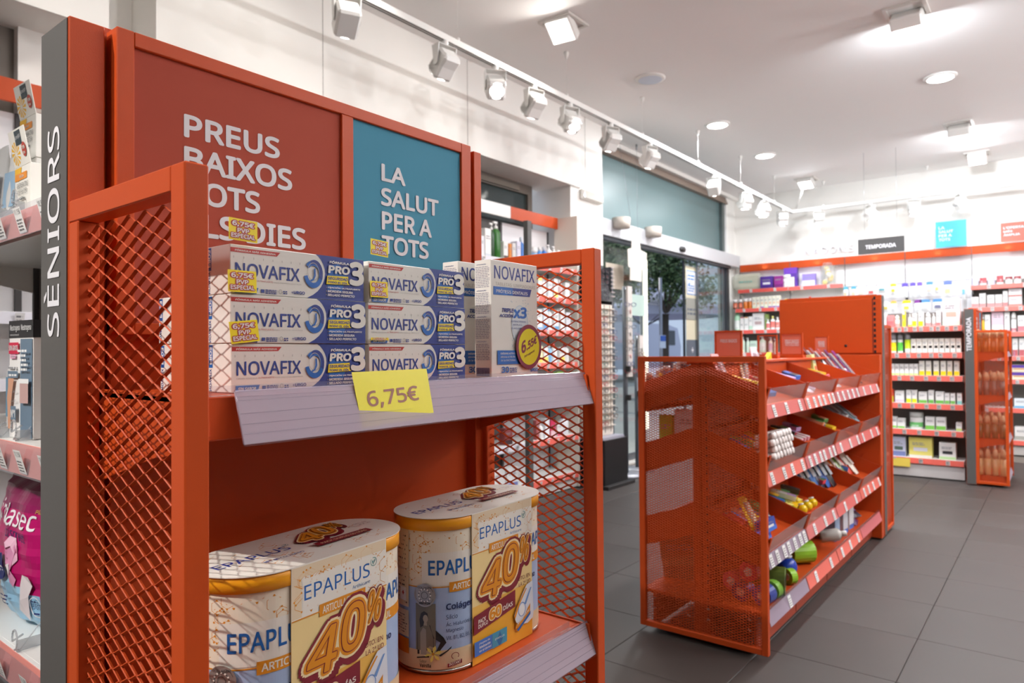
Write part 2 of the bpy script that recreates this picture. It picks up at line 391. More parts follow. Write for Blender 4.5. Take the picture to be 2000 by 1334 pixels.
# door of the shop ---------------------------------------------------
def door():
    d = bpy.data.objects.new('door_1', None); COL.objects.link(d); d['kind'] = 'structure'; d.location = (7.2, 3.45, 0); L = d.location
    alu = mat('door aluminium', (120, 124, 130), .35, .8); dka = mat('dark door frame', (52, 56, 62), .4, .5)
    MB().box(5.5, 9.27, 3.38, 3.47, 2.235, 2.395, mat('door header box', (196, 196, 200), .35, .3), .004).build('operator_box', d, off=L)
    MB().box(5.5, 8.98, 3.40, 3.46, 2.20, 2.233, dka).build('door_rail', d, off=L)
    t = MB(); t.box(5.5, 8.85, 3.50, 3.505, 2.395, 3.06, mat('frosted teal glass', (92, 114, 116), .35)); t.build('fanlight_pane', d, off=L)
    MB().box(8.85, 8.93, 3.46, 3.53, 2.395, 3.10, mat('fanlight post', (96, 106, 106), .35, .6)).build('fanlight_post', d, off=L)
    s = MB(); brn = mat('shutter rail', (136, 118, 106), .5, .2)
    for i in range(3): s.box(5.5, 9.0, 3.44+.012*i, 3.50, 3.06+.03*i, 3.086+.03*i, brn)
    s.build('shutter_rail', d, off=L)
    MB().lathe([(.001, -.03), (.05, -.028), (.07, 0), (.05, .026), (.001, .03)], BLACK, (7.43, 3.37, 2.285), 14, sx=1.1, sy=.35).build('door_sensor', d, off=L)
    for nm, x0, x1, y in (('glass_leaf', 5.52, 6.70, 3.50), ('glass_leaf', 7.73, 9.0, 3.50), ('glass_leaf', 8.02, 8.86, 3.455)):
        g = MB().box(x0, x1, y, y+.01, .08, 2.20, GLASS).build(nm, d, off=L)
        f = MB(); f.box(x0, x1, y-.008, y+.018, .02, .08, alu)
        for a in ((x0, x0+.02), (x1-.03, x1)): f.box(a[0], a[1], y-.006, y+.016, .08, 2.20, dka if x1 > 8.9 else alu)
        f.build('leaf_frame', g, off=L)
    MB().box(5.5, 9.02, 3.40, 3.62, -.004, .012, mat('stone threshold', (188, 184, 178), .6)).build('threshold', d, off=L)
    MB().box(8.93, 9.02, 3.44, 3.53, 0, 2.235, mat('end jamb', (60, 62, 66), .5, .3)).build('door_jamb', d, off=L)
    # lettering on the glass beside the opening
    p = PR(plane((7.76, 3.49, 0), (1, 0, 0), (0, 0, 1)), .0008, .001)
    cream = mat('door sticker cream', (214, 206, 180), .6); slate = mat('door sticker slate', (92, 100, 112), .6); blue = pal((88, 140, 196)); w = SIGNW
    p.rect(0, .62, .31, 2.14, cream); p.rect(.03, 1.80, .30, 2.09, blue); p.rect(.042, 1.812, .288, 2.078, w)
    p.lines(.06, 1.98, .27, 2.06, 2, blue); p.poly([(.07, 1.93), (.12, 1.95), (.11, 1.90), (.07, 1.91)], blue); p.lines(.06, 1.84, .27, 1.93, 3, blue)
    p.rect(0, 1.50, .31, 1.76, mat('door sticker grey', (150, 150, 142), .6)); p.lines(.03, 1.56, .29, 1.66, 2, slate)
    p.rect(.0, .55, .31, 1.26, slate); p.rect(.13, 1.13, .19, 1.145, w); p.rect(.152, 1.105, .168, 1.17, w); p.lines(.07, .80, .25, 1.06, 7, w, .5, .1); p.disc(.16, .70, .03, .03, w)
    p.build('glass_sticker', d, off=L)
    p = PR(plane((5.9, 3.48, 0), (1, 0, 0), (0, 0, 1)), .0008, .001)
    p.rect(.0, 1.75, .35, 2.0, mat('kraft notice', (196, 184, 168), .7)); p.rect(.45, 1.5, .8, 1.72, mat('pale green notice', (176, 196, 188), .7))
    p.build('glass_sticker', d, off=L)
    MB().box(6.70, 6.73, 3.46, 3.50, .3, 2.1, mat('lit door edge', (250, 248, 225), .4, emit=1.6)).build('lit_edge', d, off=L)  # edge brightness put in as material glow, not cast by a lamp
    return d
door()

# ceiling fittings ----------------------------------------------------
def ordw(n):
    a = 'first second third fourth fifth sixth seventh eighth ninth tenth eleventh twelfth thirteenth fourteenth fifteenth sixteenth seventeenth eighteenth nineteenth'.split()
    if n < 19: return a[n]
    t = ['twentieth', 'thirtieth', 'fortieth'][(n+1)//10-2]; u = (n+1) % 10
    return t if u == 0 else t[:-4]+'y-'+a[u-1]
def downlight(lit=True):
    t = thing('downlight', '', 'ceiling light')
    MB().lathe([(.088, -.014), (.104, -.012), (.112, -.004), (.112, 0)], WHITE, n=36).build('trim_ring', t)
    MB().lathe([(.086, -.0150), (.088, -.0146)], GLOW if lit else mat('unlit diffuser', (206, 212, 226), .3), n=32).build('diffuser', t)
    return t
d0 = downlight(); d1 = downlight(False); d1.location = (4.767, 2.408, ZC)
tag(d1, 'round ceiling light with a dull unlit diffuser', 'ceiling light')
dl = ['round lit downlight in the row along the street side, nearer of its pair', 'round lit downlight in the row along the street side, nearer the back wall', 'lone round lit downlight between the two tilted square lamps']
for i, (x, y, s) in enumerate(DISCS):
    o = d0 if i == 0 else dup(d0); o.location = (x, y, ZC)
    if i < 3: o['label'] = dl[i]
    else: o['label'] = ['round lit downlight over the aisle by the orange end unit', 'round lit downlight above the middle of the open floor', 'round lit downlight over the far aisle', 'round lit downlight close behind the first row', 'round lit downlight over the till area', 'round lit downlight by the side wall', 'round lit downlight near the rear corner', 'round lit downlight over the rear aisle', 'round lit downlight last of the rear row'][i-3]
    o['group'] = 'round downlights in the ceiling'
def square_lamp(x, y, dx, dy, label):
    t = thing('square_ceiling_lamp', label, 'ceiling light', (x, y, ZC), group='tilted square lamps in the ceiling')
    f = MB(); w = .115
    for a in ((-w, w, -w, -w+.02), (-w, w, w-.02, w), (-w, -w+.02, -w+.02, w-.02), (w-.02, w, -w+.02, w-.02)): f.box(*a, -.012, 0, mat('lamp trim', (214, 210, 204), .4))
    f.build('trim_frame', t)
    M = Matrix.Translation((0, 0, -.01)) @ Vector((dx, dy, -1)).to_track_quat('-Z', 'Y').to_matrix().to_4x4()
    MB().box(-.085, .085, -.085, .085, -.075, .0, WHITE, .008, T=M).build('lamp_body', t)
    MB().box(-.07, .07, -.07, .07, -.078, -.0755, GLOW, T=M).build('diffuser', t)
    return t
for s, l in zip(SQUARES, ('square warm tilted lamp above the track, nearest the orange header sign', 'square bright tilted lamp at the ceiling edge above the floor gondola', 'square bright tilted lamp beyond the lone round downlight', 'square lamp seen edge-on near the back wall above its track', 'square lamp seen edge-on above the corner where the two tracks meet',
        'square tilted lamp over the front shelves', 'square tilted lamp over the seniors shelving', 'square tilted lamp near the rear')): square_lamp(*s, l)

def track(p, q, label):
    p, q = Vector(p), Vector(q); d = (q-p); L = d.length; rz = math.atan2(d.y, d.x)
    t = thing('lighting_track', label, 'track', p, rz); m = WHITE
    MB().prism([(-.018, 0), (.018, 0), (.018, .034), (-.018, .034)], 'x', 0, L, m).build('rail', t)
    k = MB(); k.box(0, L, .006, .012, -.0006, 0, BLACK); k.box(0, L, -.012, -.006, -.0006, 0, BLACK); k.build('conductor_slot', t)
    n = int(L/1.1)
    for i in range(n+1):
        x = .38+1.1*i if i*1.1+.38 < L else L-.1
        w = MB(); w.rod((x, 0, .034), (x, 0, ZC-p.z-.05), .0012, m, 5); w.lathe([(.006, 0), (.016, .03), (.018, .045), (.012, .05)], m, (x, 0, ZC-p.z-.05), 10); w.rod((x, 0, .03), (x, 0, .055), .012, m, 8)
        w.build('hanging_wire', t)
    return t
track((-.8, 2.64, 2.845), (9.04, 2.64, 2.845), 'long white suspended lighting track running along the street side wall')
track((9.04, 2.64, 2.845), (9.04, -1.2, 2.845), 'white suspended lighting track running across in front of the back wall')
tag(MB().rod((8.93, 2.55, 2.88), (8.80, 2.39, ZC), .012, WHITE).build('track_support'), 'short white rod holding up the corner of the two tracks', 'rod')
def head_proto():
    t = thing('track_spotlight', '', 'spotlight')
    MB().rod((0, 0, .0), (0, 0, -.03), .022, WHITE, 12).build('track_adapter', t)
    y = MB(); w = .062
    y.box(-w, w, -.03, .03, -.034, -.030, WHITE, .001); 
    for s in (-1, 1): y.prism([(-.03, -.032), (.03, -.032), (.016, -.135), (.008, -.145), (-.008, -.145), (-.016, -.135)], 'x', s*w-.0025, s*w+.0025, WHITE)
    y.build('yoke', t)
    return t
def head(x, y, aim, label):
    t = dup(HP) if HEADN[0] else HP; HEADN[0] += 1
    t.location = (x, y, 2.845); t['label'] = label; t['category'] = 'spotlight'; t['group'] = 'white track spotlights'
    c = Vector((x, y, 2.845-.125)); a = (Vector(aim)-c).normalized(); az = math.atan2(a.y, a.x)
    t.rotation_euler = (0, 0, az+math.pi/2)
    el = math.acos(-a.z)        # tilt away from straight down, towards local -y
    M = Matrix.Translation((0, 0, -.125)) @ Matrix.Rotation(-el, 4, 'X')
    b = MB().box(-.056, .056, -.052, .052, -.075, .065, WHITE, .012, T=M).build('lamp_body', t)
    MB().lathe([(.001, -.0768), (.043, -.0768), (.043, -.0755)], GLOW, n=24).build('lens', t).matrix_local = M
    lamp('SPOT', 'spotlight_glow', tuple(c+a*.085), HEAD_P, NEUT if x > 6 else WARM, .03, aim, 62, .7)
HP = head_proto(); HEADN = [0]
for i, (x, y, ax, ay, az) in enumerate(HEADS):
    if y > 2.6:
        l = '%s track spotlight counted from the orange header sign towards the door' % ordw(min(i, 10)).replace('first', 'big first') if i < 11 else ['white track spotlight over the first window niche', 'white track spotlight furthest from the door'][i-16]
    else: l = '%s spotlight from the corner on the track before the back wall' % ordw(i-11)
    head(x, y, (ax, ay, az), l)
e = thing('emergency_light', 'small clear oblong emergency light high on the white pillar', 'light', (5.28, 3.27, 2.50))
MB().box(-.17, .17, -.035, 0, -.045, .045, mat('emergency light body', (226, 222, 214), .3), .01).build('body', e)
MB().box(-.16, .16, -.050, -.036, -.038, .038, clear('emergency cover', (235, 232, 226), .5), .008).build('cover', e)
MB().lathe([(.001, 0), (.045, .0), (.045, .002)], mat('small lamp', (255, 252, 240), .4, emit=3), n=16, sy=.3).build('bulb', e).location = (.07, -.052, .02)

for i, (x, y) in enumerate(UPL):  # unseen bowls, added only to brighten the ceiling
    t = thing('added_uplighter', 'added unseen white bowl uplighter high on the wall behind the photographer, %s of the row' % ordw(i), 'lamp', (x, y-.02, 2.3), group='added bowl uplighters')
    MB().lathe([(.02, -.06), (.09, -.03), (.13, .03), (.125, .03), (.085, -.025), (.001, -.04)], WHITE, n=20).build('bowl', t)
    MB().lathe([(.001, .02), (.10, .02)], mat('bowl glow', (255, 246, 232), .5, emit=4), n=18).build('diffuser', t)
    MB().box(-.03, .03, -.11, -.05, -.04, .0, WHITE).build('bracket', t)
# ================================================================== orange end units with mesh sides
def tickets(parent, x0, x1, y, z0, z1, n, lean=0, font=False, lst=None, mt=None):
    """white price tickets standing in a rail between x0 and x1"""
    for i in range(n):
        if lst: x, w = lst[i]
        else: w = .032; x = x0+(x1-x0)*(i+.5)/n+random.uniform(-.01, .01)
        p = PR(plane((x-w/2, y-.0012, z0+.002), (1, 0, 0), Vector((0, -lean, z1-z0)).normalized()), .0003, .0001)
        h = z1-z0-.003; p.rect(0, 0, w, h, mt or TICKET)
        if font: p.text(font[i % len(font)], .003, h*.70, w-.003, h*.93, INK); p.lines(.004, h*.12, w-.004, h*.62, 4, INK, .4)
        else: p.lines(.004, h*.55, w-.004, h*.85, 1, INK, .6); p.lines(.004, h*.15, w-.004, h*.45, 2, INK, .4)
        p.build('price_ticket', parent)
def endcap(label, loc, rz, clear_rail=True):
    t = thing('end_display', label, 'display stand', loc, rz)
    Wd, D, HM, HT = .608, .223, 1.282, 1.461; T_ = .0195
    for s, nm in ((0, 'side_panel'), (Wd-T_, 'side_panel')):
        f = MB(); b = .0012
        f.box(s, s+T_, 0, .022, .02, HM, ORA, b); f.box(s, s+T_, D-.021, D, .02, HM-.021, ORA, b)
        f.box(s, s+T_, .022, D, HM-.021, HM, ORA, b); f.box(s, s+T_, .022, D-.021, .02, .041, ORA, b)
        fo = f.build(nm, t)
        vs, fs = expanded(D-.043, HM-.062)
        m = MB(); m.add([(s+T_*.5+d*(-1 if s == 0 else 1), .022+u, .041+v) for u, v, d in vs], fs, ORA); m.build('expanded_mesh', fo, kind='stuff')
    # sign column
    c = MB(); c.box(0, .032, D, D+.07, .01, HT, ORA, .001); c = c.build('sign_column', t)
    g = MB().box(-.0012, -.0001, D+.0025, D+.068, .012, HT-.002, GREY).build('sign_plate', c)
    # back panel with uprights, base
    k = MB(); k.box(.038, .568, D+.004, D+.012, .09, 1.167, ORA, .001); k.box(.572, .590, D-.012, D+.02, .02, HT-.006, ORA, .001)
    k.box(.033, .563, D+.016, D+.040, .02, HT+.007, ORA, .001); k.box(.545, .563, D+.012, D+.016, .02, 1.2, ORA); k.build('back_panel', t)
    k = MB(); k.box(.022, .586, .02, D, .03, .075, ORA, .001); k.build('plinth', t)
    # header with two sign panels
    h = MB(); y0, y1 = .211, .235
    for a in ((.038, .055, 1.155, 1.461), (.313, .332, 1.167, 1.446), (.543, .565, 1.155, 1.461), (.055, .543, 1.446, 1.461), (.055, .543, 1.155, 1.167)): h.box(a[0], a[1], y0, y1, a[2], a[3], ORA, .0008)
    h.box(.040, .562, y1-.004, y1, 1.16, 1.455, ORA); hd = h.build('header_frame', t)
    r = MB().box(.054, .314, y0+.004, y0+.007, 1.166, 1.447, REDP).build('red_sign_panel', hd, label='terracotta red printed sign panel')
    b = MB().box(.331, .544, y0+.004, y0+.007, 1.166, 1.447, TEAL).build('teal_sign_panel', hd, label='teal blue printed sign panel')
    ps = PR(plane((0, y0+.004, 0), (1, 0, 0), (0, 0, 1)))
    for tx, u0, v0, u1, v1 in (('PREUS', .107, 1.3675, .2235, 1.393), ('BAIXOS', .107, 1.332, .2405, 1.3585), ('TOTS', .107, 1.2975, .197, 1.3235), ('ELS DIES', .107, 1.262, .2595, 1.289)):
        ps.text(tx, u0, v0, u1, v1, SIGNW, .035, res=4)
    for tx, u0, v0, u1, v1 in (('LA', .3825, 1.3725, .4275, 1.3965), ('SALUT', .3815, 1.3385, .4945, 1.3635), ('PER A', .3825, 1.305, .4795, 1.3305), ('TOTS', .3820, 1.2720, .4725, 1.2975)):
        ps.text(tx, u0, v0, u1, v1, SIGNW, .035, res=4)
    ps.build('sign_lettering', hd)
    # shelves
    for i, z in enumerate((1.1, .747, .394, .09)):
        s = MB(); s.box(.0215, .586, .030, D+.003, z-.006, z, ORA, .001); s.box(.0215, .586, .024, .030, z-.036, z, ORA, .001)
        for a in (.0215, .583): # cheek plates
            s.prism([(.012, z+.002), (D, z+.002), (D, z-.09), (.10, z-.055), (.02, z-.042), (.008, z-.030)], 'x', a, a+.003, ORA)
        so = s.build('shelf', t)
        rl = MB(); # rail: thin leaning front with top and bottom lips
        rl.prism([(.0175, z+.004), (.0190, z+.0045), (.0050, z-.0385), (.0030, z-.0390)], 'x', .0505, .5885, RAILC)
        rl.build('price_rail', so)
        rb = MB(); q_ = lambda f: (.0175-.0145*f-.0004, z+.004-.043*f)
        for f_ in (.10, .17, .42, .62, .80): a_, b_ = q_(f_), q_(f_+.012); rb.prism([a_, (a_[0]+.0004, a_[1]), (b_[0]+.0004, b_[1]), b_], 'x', .052, .588, ACRYL)
        rb.build('rail_rib', so)
        le = MB(); le.rod((.0505, .0175, z+.0045), (.5885, .0175, z+.0045), .0009, ACRYL, 6); le.rod((.0505, .0030, z-.0395), (.5885, .0030, z-.0395), .0011, ACRYL, 6); le.rod((.0505, .0175, z+.0045), (.0505, .003, z-.0395), .0008, ACRYL, 6)
        le.build('rail_edge', so)
        up = MB(); up.box(.032, .562, .030, .0308, z, z+.0085, ACRYL); up.box(.032, .562, .020, .030, z, z+.0006, ACRYL); up.build('clear_upstand', so)
        k = MB(); k.box(.0245, .0250, .03, .034, z-.035, z-.004, mat('slot shadow', (30, 12, 8), .9)); k.build('slot', so)
    return t, g
E1, plate = endcap('tall orange end display with mesh sides carrying boxed cream and tins', (.260, .519, 0), 0)
ps = PR(plane((-.0012, .223, 0), (0, 0, 1), (0, 1, 0)), .0002, .0001)
ps.mp = lambda u, v, d: Vector((-.0014-d, v, u))
ps.text('SÈNIORS', 1.153, .2415, 1.359, .2815, SIGNW, .012, res=4)
ps.build('lettering', plate.parent)
E2, plate2 = endcap('slim orange end display with mesh sides beside the TEMPORADA column at the low shelving', (6.89, .343, 0), 0)
ps = PR(None, .0006, .0003); ps.mp = lambda u, v, d: Vector((-.0014-d, v, u))
ps.text('TEMPORADA', 1.11, .2415, 1.39, .277, SIGNW, .03, res=2); ps.build('lettering', plate2.parent)
E3, plate3 = endcap('orange end display at the far end of the floor gondola, seen from its back', (4.98, .85, 0), R(90))
bk = MB(); bk.box(.0, .60, .300, .306, 1.108, 1.44, ORA, .002); bk.box(.0, .60, .296, .300, 1.44, 1.461, ORA, .001); bk.box(.0, .60, .270, .30, .02, 1.108, ORA)
bk.box(.044, .050, .306, .3066, 1.11, 1.44, mat('seam', (110, 34, 14), .8)); bk.build('rear_panel', E3)
sl = MB()
for k in range(26): sl.box(.030, .042, .3062, .3066, .62+k*.0325, .62+k*.0325+.019, BLACK)
sl.rod((.20, .306, 1.155), (.20, .3068, 1.155), .009, BLACK, 10); sl.build('hook_slot', E3)
rd = MB(); rd.box(-.0013, -.0002, .03, .2, .1, 1.2, REDP)

# ------------------------------------------------------------------ goods of the first end unit
def carton_shell(w, d, h, m, bev=.0006):
    return MB().box(0, w, 0, d, 0, h, m, bev)
NAVY = pal((28, 52, 130)); BLUE = pal((24, 96, 176)); NRED = pal((176, 40, 34)); NYEL = pal((236, 212, 20)); OFFW = pal((232, 229, 222)); LG = pal((176, 172, 166))
BXM = mat('adhesive carton', (230, 227, 220), .38)
STY = mat('sticker yellow', (246, 224, 20), .35)
def paste_box():
    W_, D_, H_ = .1505, .0385, .0436
    t = thing('cream_carton', '', 'box')
    carton_shell(W_, D_, H_, BXM).build('carton_body', t)
    p = PR(plane((0, 0, 0), (1, 0, 0), (0, 0, 1)), .00005, .00005)
    # blue field right of the curve
    cur = [(.0901, H_), (.0935, .0415), (.0965, .0385), (.0992, .0345), (.1010, .0300), (.1014, .0255), (.1008, .0210), (.0992, .0165), (.0965, .0120), (.0925, .0075), (.0870, .0036), (.080, .0002)]
    p.poly([(W_-.0002, .0002), (W_-.0002, H_-.0002)]+cur, NAVY); p.poly([(.104, .009), (.122, .009), (.128, .026), (.118, .037), (.108, .034), (.1045, .026)], BLUE)
    p.poly([(.0004, .0368), (.0469, .0368), (.0505, .0408), (.0004, .0408)], NRED); p.text('FÓRMULA MÁS ADHESIVA', .0045, .0378, .0455, .0398, OFFW, .04, .0004)
    p.text('NOVAFIX', .0047, .0150, .0716, .0278, NAVY, .02, res=3); p.text('NOVAFIX', .0049, .0190, .0714, .0235, BLUE, .0) if 0 else None
    p.text('CREMA ADHESIVA', .0047, .0117, .0252, .0131, LG); p.text('ULTRAFUERTE', .0260, .0118, .0424, .0133, NRED); p.text('PARA PRÓTESIS DENTALES', .0432, .0119, .0735, .0134, LG)
    for k in range(8): p.rect(.003+k*.0098, .0315, .0036+k*.0098, .0335, LG, lift=False)
    p.poly([(.0038, .0006), (.0255, .0006), (.0275, .0062), (.0038, .0062)], BLUE); p.text('SIN SABOR', .006, .0016, .0235, .0046, OFFW, .04, .0006)
    p.rect(.0300, .0022, .0335, .0052, NAVY); p.lines(.0345, .0016, .0465, .0060, 3, NAVY, .6, 0); p.disc(.0502, .0042, .0019, .0022, LG, r0=.7); p.lines(.0530, .0022, .0575, .0058, 2, NAVY, .6, 0)
    p.text('URGO', .0645, .0030, .0771, .0060, NAVY, .05); p.rect(.0618, .0042, .0640, .0046, NAVY); p.rect(.0627, .0034, .0630, .0056, NAVY)
    p.disc(.0870, .0236, .0110, .0135, BLUE, r0=.62, a0=190, a1=500); p.disc(.0880, .0250, .0100, .0128, NAVY, r0=.66, a0=-30, a1=120); p.disc(.0868, .0262, .0068, .0088, LG, r0=.93)
    p.poly([(.0862, .0190), (.0877, .0226), (.0875, .0292), (.0893, .0296), (.0896, .0224), (.0875, .0180), (.0835, .0160), (.0832, .0176)], BLUE)
    p.text('FÓRMULA', .1060, .0362, .1306, .0393, OFFW, .05, .0005); p.text('PRO', .1042, .0262, .1310, .0344, OFFW, .06, .0010, res=3); p.text('3', .1308, .0158, .1500, .0408, OFFW, .06, res=4)
    p.poly([(.1020, .0152), (.1315, .0162), (.1292, .0176), (.1292, .0245), (.1032, .0236)], NYEL); p.text('SEGURIDAD', .1038, .0198, .1285, .0228, NAVY, .05, .0005); p.text('TODO EL DÍA', .1034, .0163, .1278, .0190, NAVY, .05, .0005)
    for k, (tx, u1) in enumerate((('FIJACIÓN ULTRAFUERTE', .1445), ('MORDIDA SEGURA', .1350), ('SELLADO PERFECTO', .1370))):
        v = .0108-k*.0037; p.text(tx, .1038-k*.0003, v, u1, v+.0024, OFFW, .05, .0004); p.rect(.1022-k*.0004, v+.0008, .1028-k*.0004, v+.0014, NYEL, lift=False)
    p.build('front_print', t)
    # end face (seen from the side): strip of print along the rear edge, reading upwards
    q = PR(None, .00005, .00005); q.mp = lambda u, v, d: Vector((-d, D_-v, u))
    q.rect(.022, .001, H_-.001, .0075, BLUE); q.text('PRO3', .025, .0022, .041, .0064, OFFW, .05); q.text('NOVAFIX', .001, .0018, .021, .0058, NAVY, .02)
    q.build('end_print', t)
    return t
def price_sticker(W_=.0275, H_=.0195):
    """yellow special price sticker; origin bottom centre, faces -y"""
    t = thing('price_sticker', '', 'sticker')
    MB().box(-W_/2, W_/2, -.0003, 0, 0, H_, STY).build('sticker_film', t)
    p = PR(plane((-W_/2, -.0003, 0), (1, 0, 0), (0, 0, 1)), .00006, .00006); k = W_/.0275
    for dz, m, b in ((0, NRED, .20), (1, OFFW, .04)):
        p.text('6,75€', .0030*k, .0122, .0242*k, .0172, m, b, ref=.04); p.text('PVP', .0078*k, .0072, .0192*k, .0112, m, b, ref=.04); p.text('ESPECIAL', .0020*k, .0022, .0252*k, .0062, m, b, ref=.04)
    p.build('sticker_print', t)
    return t
PB = paste_box(); PS = price_sticker()
STK = []
stack = [(.3285, .573, 0), (.3275, .5725, 1), (.3275, .573, 2), (.4835, .573, 0), (.4825, .573, 1), (.4835, .573, 2)]
lb = ['bottom white and blue cream box of the first stack behind the yellow price card', 'middle white and blue cream box of the stack beside the orange post', 'top white and blue cream box of the stack beside the orange post',
      'bottom white and blue cream box of the stack beside the tablet box', 'middle cream box of the stack beside the tablet box, without a sticker over its name', 'top white and blue cream box of the stack beside the tablet box']
for i, (x, y, k) in enumerate(stack):
    o = PB if i == 0 else dup(PB); o.location = (x, y, 1.1005+k*.0440); o.rotation_euler = (0, 0, R((.3, -.3, .5, .0, -.4, .4)[i])); o['label'] = lb[i]; o['group'] = 'white and blue cream boxes on the upper shelf'
for i, (x, y, k) in enumerate([(.313, .632, 0), (.312, .633, 1), (.48, .632, 0), (.48, .632, 1)]):
    o = dup(PB); o.location = (x, y, 1.1005+k*.0440); o['group'] = 'white and blue cream boxes on the upper shelf'
    o['label'] = ['lower cream box of the rear stack glimpsed through the mesh side', 'upper cream box of the rear stack glimpsed through the mesh side', 'lower cream box hidden in the rear row', 'upper cream box hidden in the rear row'][i]
def at_y(px, py, Y):
    d = RT*((px-1000)/FPX)+UP*(-(py-667)/FPX)+FW; return Vector((0, 0, CAMZ))+d*(Y/d.y)
for i, (px, py, tl, lab) in enumerate([(475, 471, -2, 'yellow price sticker standing above the top box of the first stack'), (474, 571, 0, 'yellow price sticker over the brand of the top box in the first stack'), (480, 669, 6, 'yellow price sticker over the brand of the middle box in the first stack'),
                                 (741, 500, -3, 'yellow price sticker standing above the top box next to the tablets'), (741, 581, 0, 'yellow price sticker across the top box next to the tablets'), (742, 665, 0, 'yellow price sticker bent flat under the middle box next to the tablets')]):
    o = PS if i == 0 else dup(PS); y = .5700; p = at_y(px, py, y); sc = 1.0 if i < 3 else .88
    o.location = p; o.rotation_euler = (R(-3), R(-tl), 0); o.scale = (sc, sc, sc if i < 5 else .16); o['label'] = lab; o['category'] = 'sticker'; o['group'] = 'yellow special price stickers on the cream boxes'
def tablet_box():
    W_, D_, H_ = .100, .028, .1535; t = thing('tablet_carton', '', 'box')
    carton_shell(W_, D_, H_, BXM).build('carton_body', t)
    p = PR(plane((0, 0, 0), (1, 0, 0), (0, 0, 1)), .00006, .00006)
    p.text('NOVAFIX', .0065, .1292, .0940, .1466, NAVY, .015, res=3); p.text('TABLETAS  LIMPIADORAS', .0090, .1205, .0950, .1250, LG, 0)
    p.poly([(.0045, .1083), (.0825, .1093), (.0867, .1195), (.0045, .1191)], NAVY); p.poly([(.0045, .1085), (.045, .1088), (.045, .1190), (.0045, .1189)], BLUE); p.text('PRÓTESIS DENTALES', .0104, .1112, .0775, .1166, OFFW, .02)
    p.disc(.0600, .0700, .0185, .0270, mat('tablet shade', (196, 206, 214), .5)); p.disc(.0600, .0720, .0160, .0235, mat('tablet light', (214, 220, 224), .5))
    spl = pal((120, 164, 190)); dk2 = pal((84, 128, 162))
    for k in range(150):
        a = random.uniform(0, 6.28); rr = random.uniform(.95, 1.7); u, v = .060+.020*rr*math.cos(a), .072+.030*rr*math.sin(a)
        if .04 < u < .092 and .02 < v < .106: w = random.uniform(.0003, .0011); p.rect(u, v, u+w, v+w, spl if k % 3 else dk2, lift=False)
    p.lift(); p.text('TRIPLE', .0206, .0865, .0452, .0918, NAVY, .05, .0012); p.text('ACCIÓN', .0160, .0798, .0446, .0850, NAVY, .05, .0012); p.text('x3', .0448, .0790, .0739, .0945, BLUE, .05, .0016, res=3)
    p.text('ANTIBACTERIANA', .0400, .0735, .0724, .0760, NAVY, 0); p.text('ANTIPLACA', .0440, .0690, .0640, .0716, NAVY, 0); p.text('BLANQUEADORA', .0410, .0640, .0700, .0668, NAVY, 0)
    p.poly([(.0110, .0180), (.090, .0180), (.090, .0362), (.0110, .0362)], NAVY); p.poly([(.0110, .0180), (.055, .0180), (.055, .0362), (.0110, .0362)], BLUE)
    p.text('OXÍGENO ACTIVO', .0172, .0310, .0480, .0338, OFFW, .04); p.text('elimina el 99.9%', .0175, .0265, .0480, .0292, OFFW, .01); p.text('de las BACTERIAS', .0178, .0220, .0485, .0246, OFFW, 0)
    p.text('30', .0187, .0070, .0345, .0150, BLUE, .04, res=3); p.lines(.0360, .0070, .0560, .0145, 3, NAVY, .5, .3); p.text('URGO', .0810, .0070, .0985, .0122, BLUE, .05)
    p.build('front_print', t)
    q = PR(None, .00006, .00006); q.mp = lambda u, v, d: Vector((-d, D_-u, v)); gy = pal((150, 146, 160))
    for a, b, n in ((.118, .146, 13), (.084, .112, 13), (.052, .078, 12), (.024, .046, 10)): q.lines(.002, a, D_-.002, b, n, gy, .45, .12); q.text('UTILIZAÇÃO', .004, b+.0006, .020, b+.0026, NAVY, .02)
    for k in range(22): q.rect(.003+k*.001, .003, .003+k*.001+(.0004, .0007)[k % 2], .014, NAVY, lift=False)
    q.build('side_print', t)
    return t
TB = tablet_box(); TB.location = (.6845, .573, 1.1005); TB['label'] = 'tall white denture tablet box with a round price sticker, in front'
o = dup(TB); o.location = (.670, .6165, 1.1005); o['label'] = 'tall white denture tablet box half hidden behind the stickered one'
TB['group'] = o['group'] = 'denture tablet boxes'
rs = thing('round_price_sticker', 'round yellow price sticker with a maroon rim on the tablet box', 'sticker', (.6845+.0762, .5700, 1.1005+.0410))
MAR = pal((116, 22, 54)); MB().lathe([(.001, 0), (.0285, 0), (.0285, .0002), (.001, .0002)], MAR, n=48, smooth=False).build('sticker_film', rs).rotation_euler = (R(90), 0, 0)
p = PR(plane((0, -.0002, 0), (1, 0, 0), (0, 0, 1)), .00006, .00006); p.disc(0, 0, .0232, .0232, mat('sticker yellow round', (222, 206, 28), .35), 48)
p.text('6', -.0175, -.0095, -.0072, .0065, MAR, .05, rise=.003, res=3); p.text('.55€', -.0060, -.0052, .0175, .0058, MAR, .05, rise=.010, res=3); p.text('PVP especial', -.0110, -.0150, .0120, -.0112, MAR, .03, rise=.008)
p.build('sticker_print', rs); rs.scale = (1, 1, 1.06)

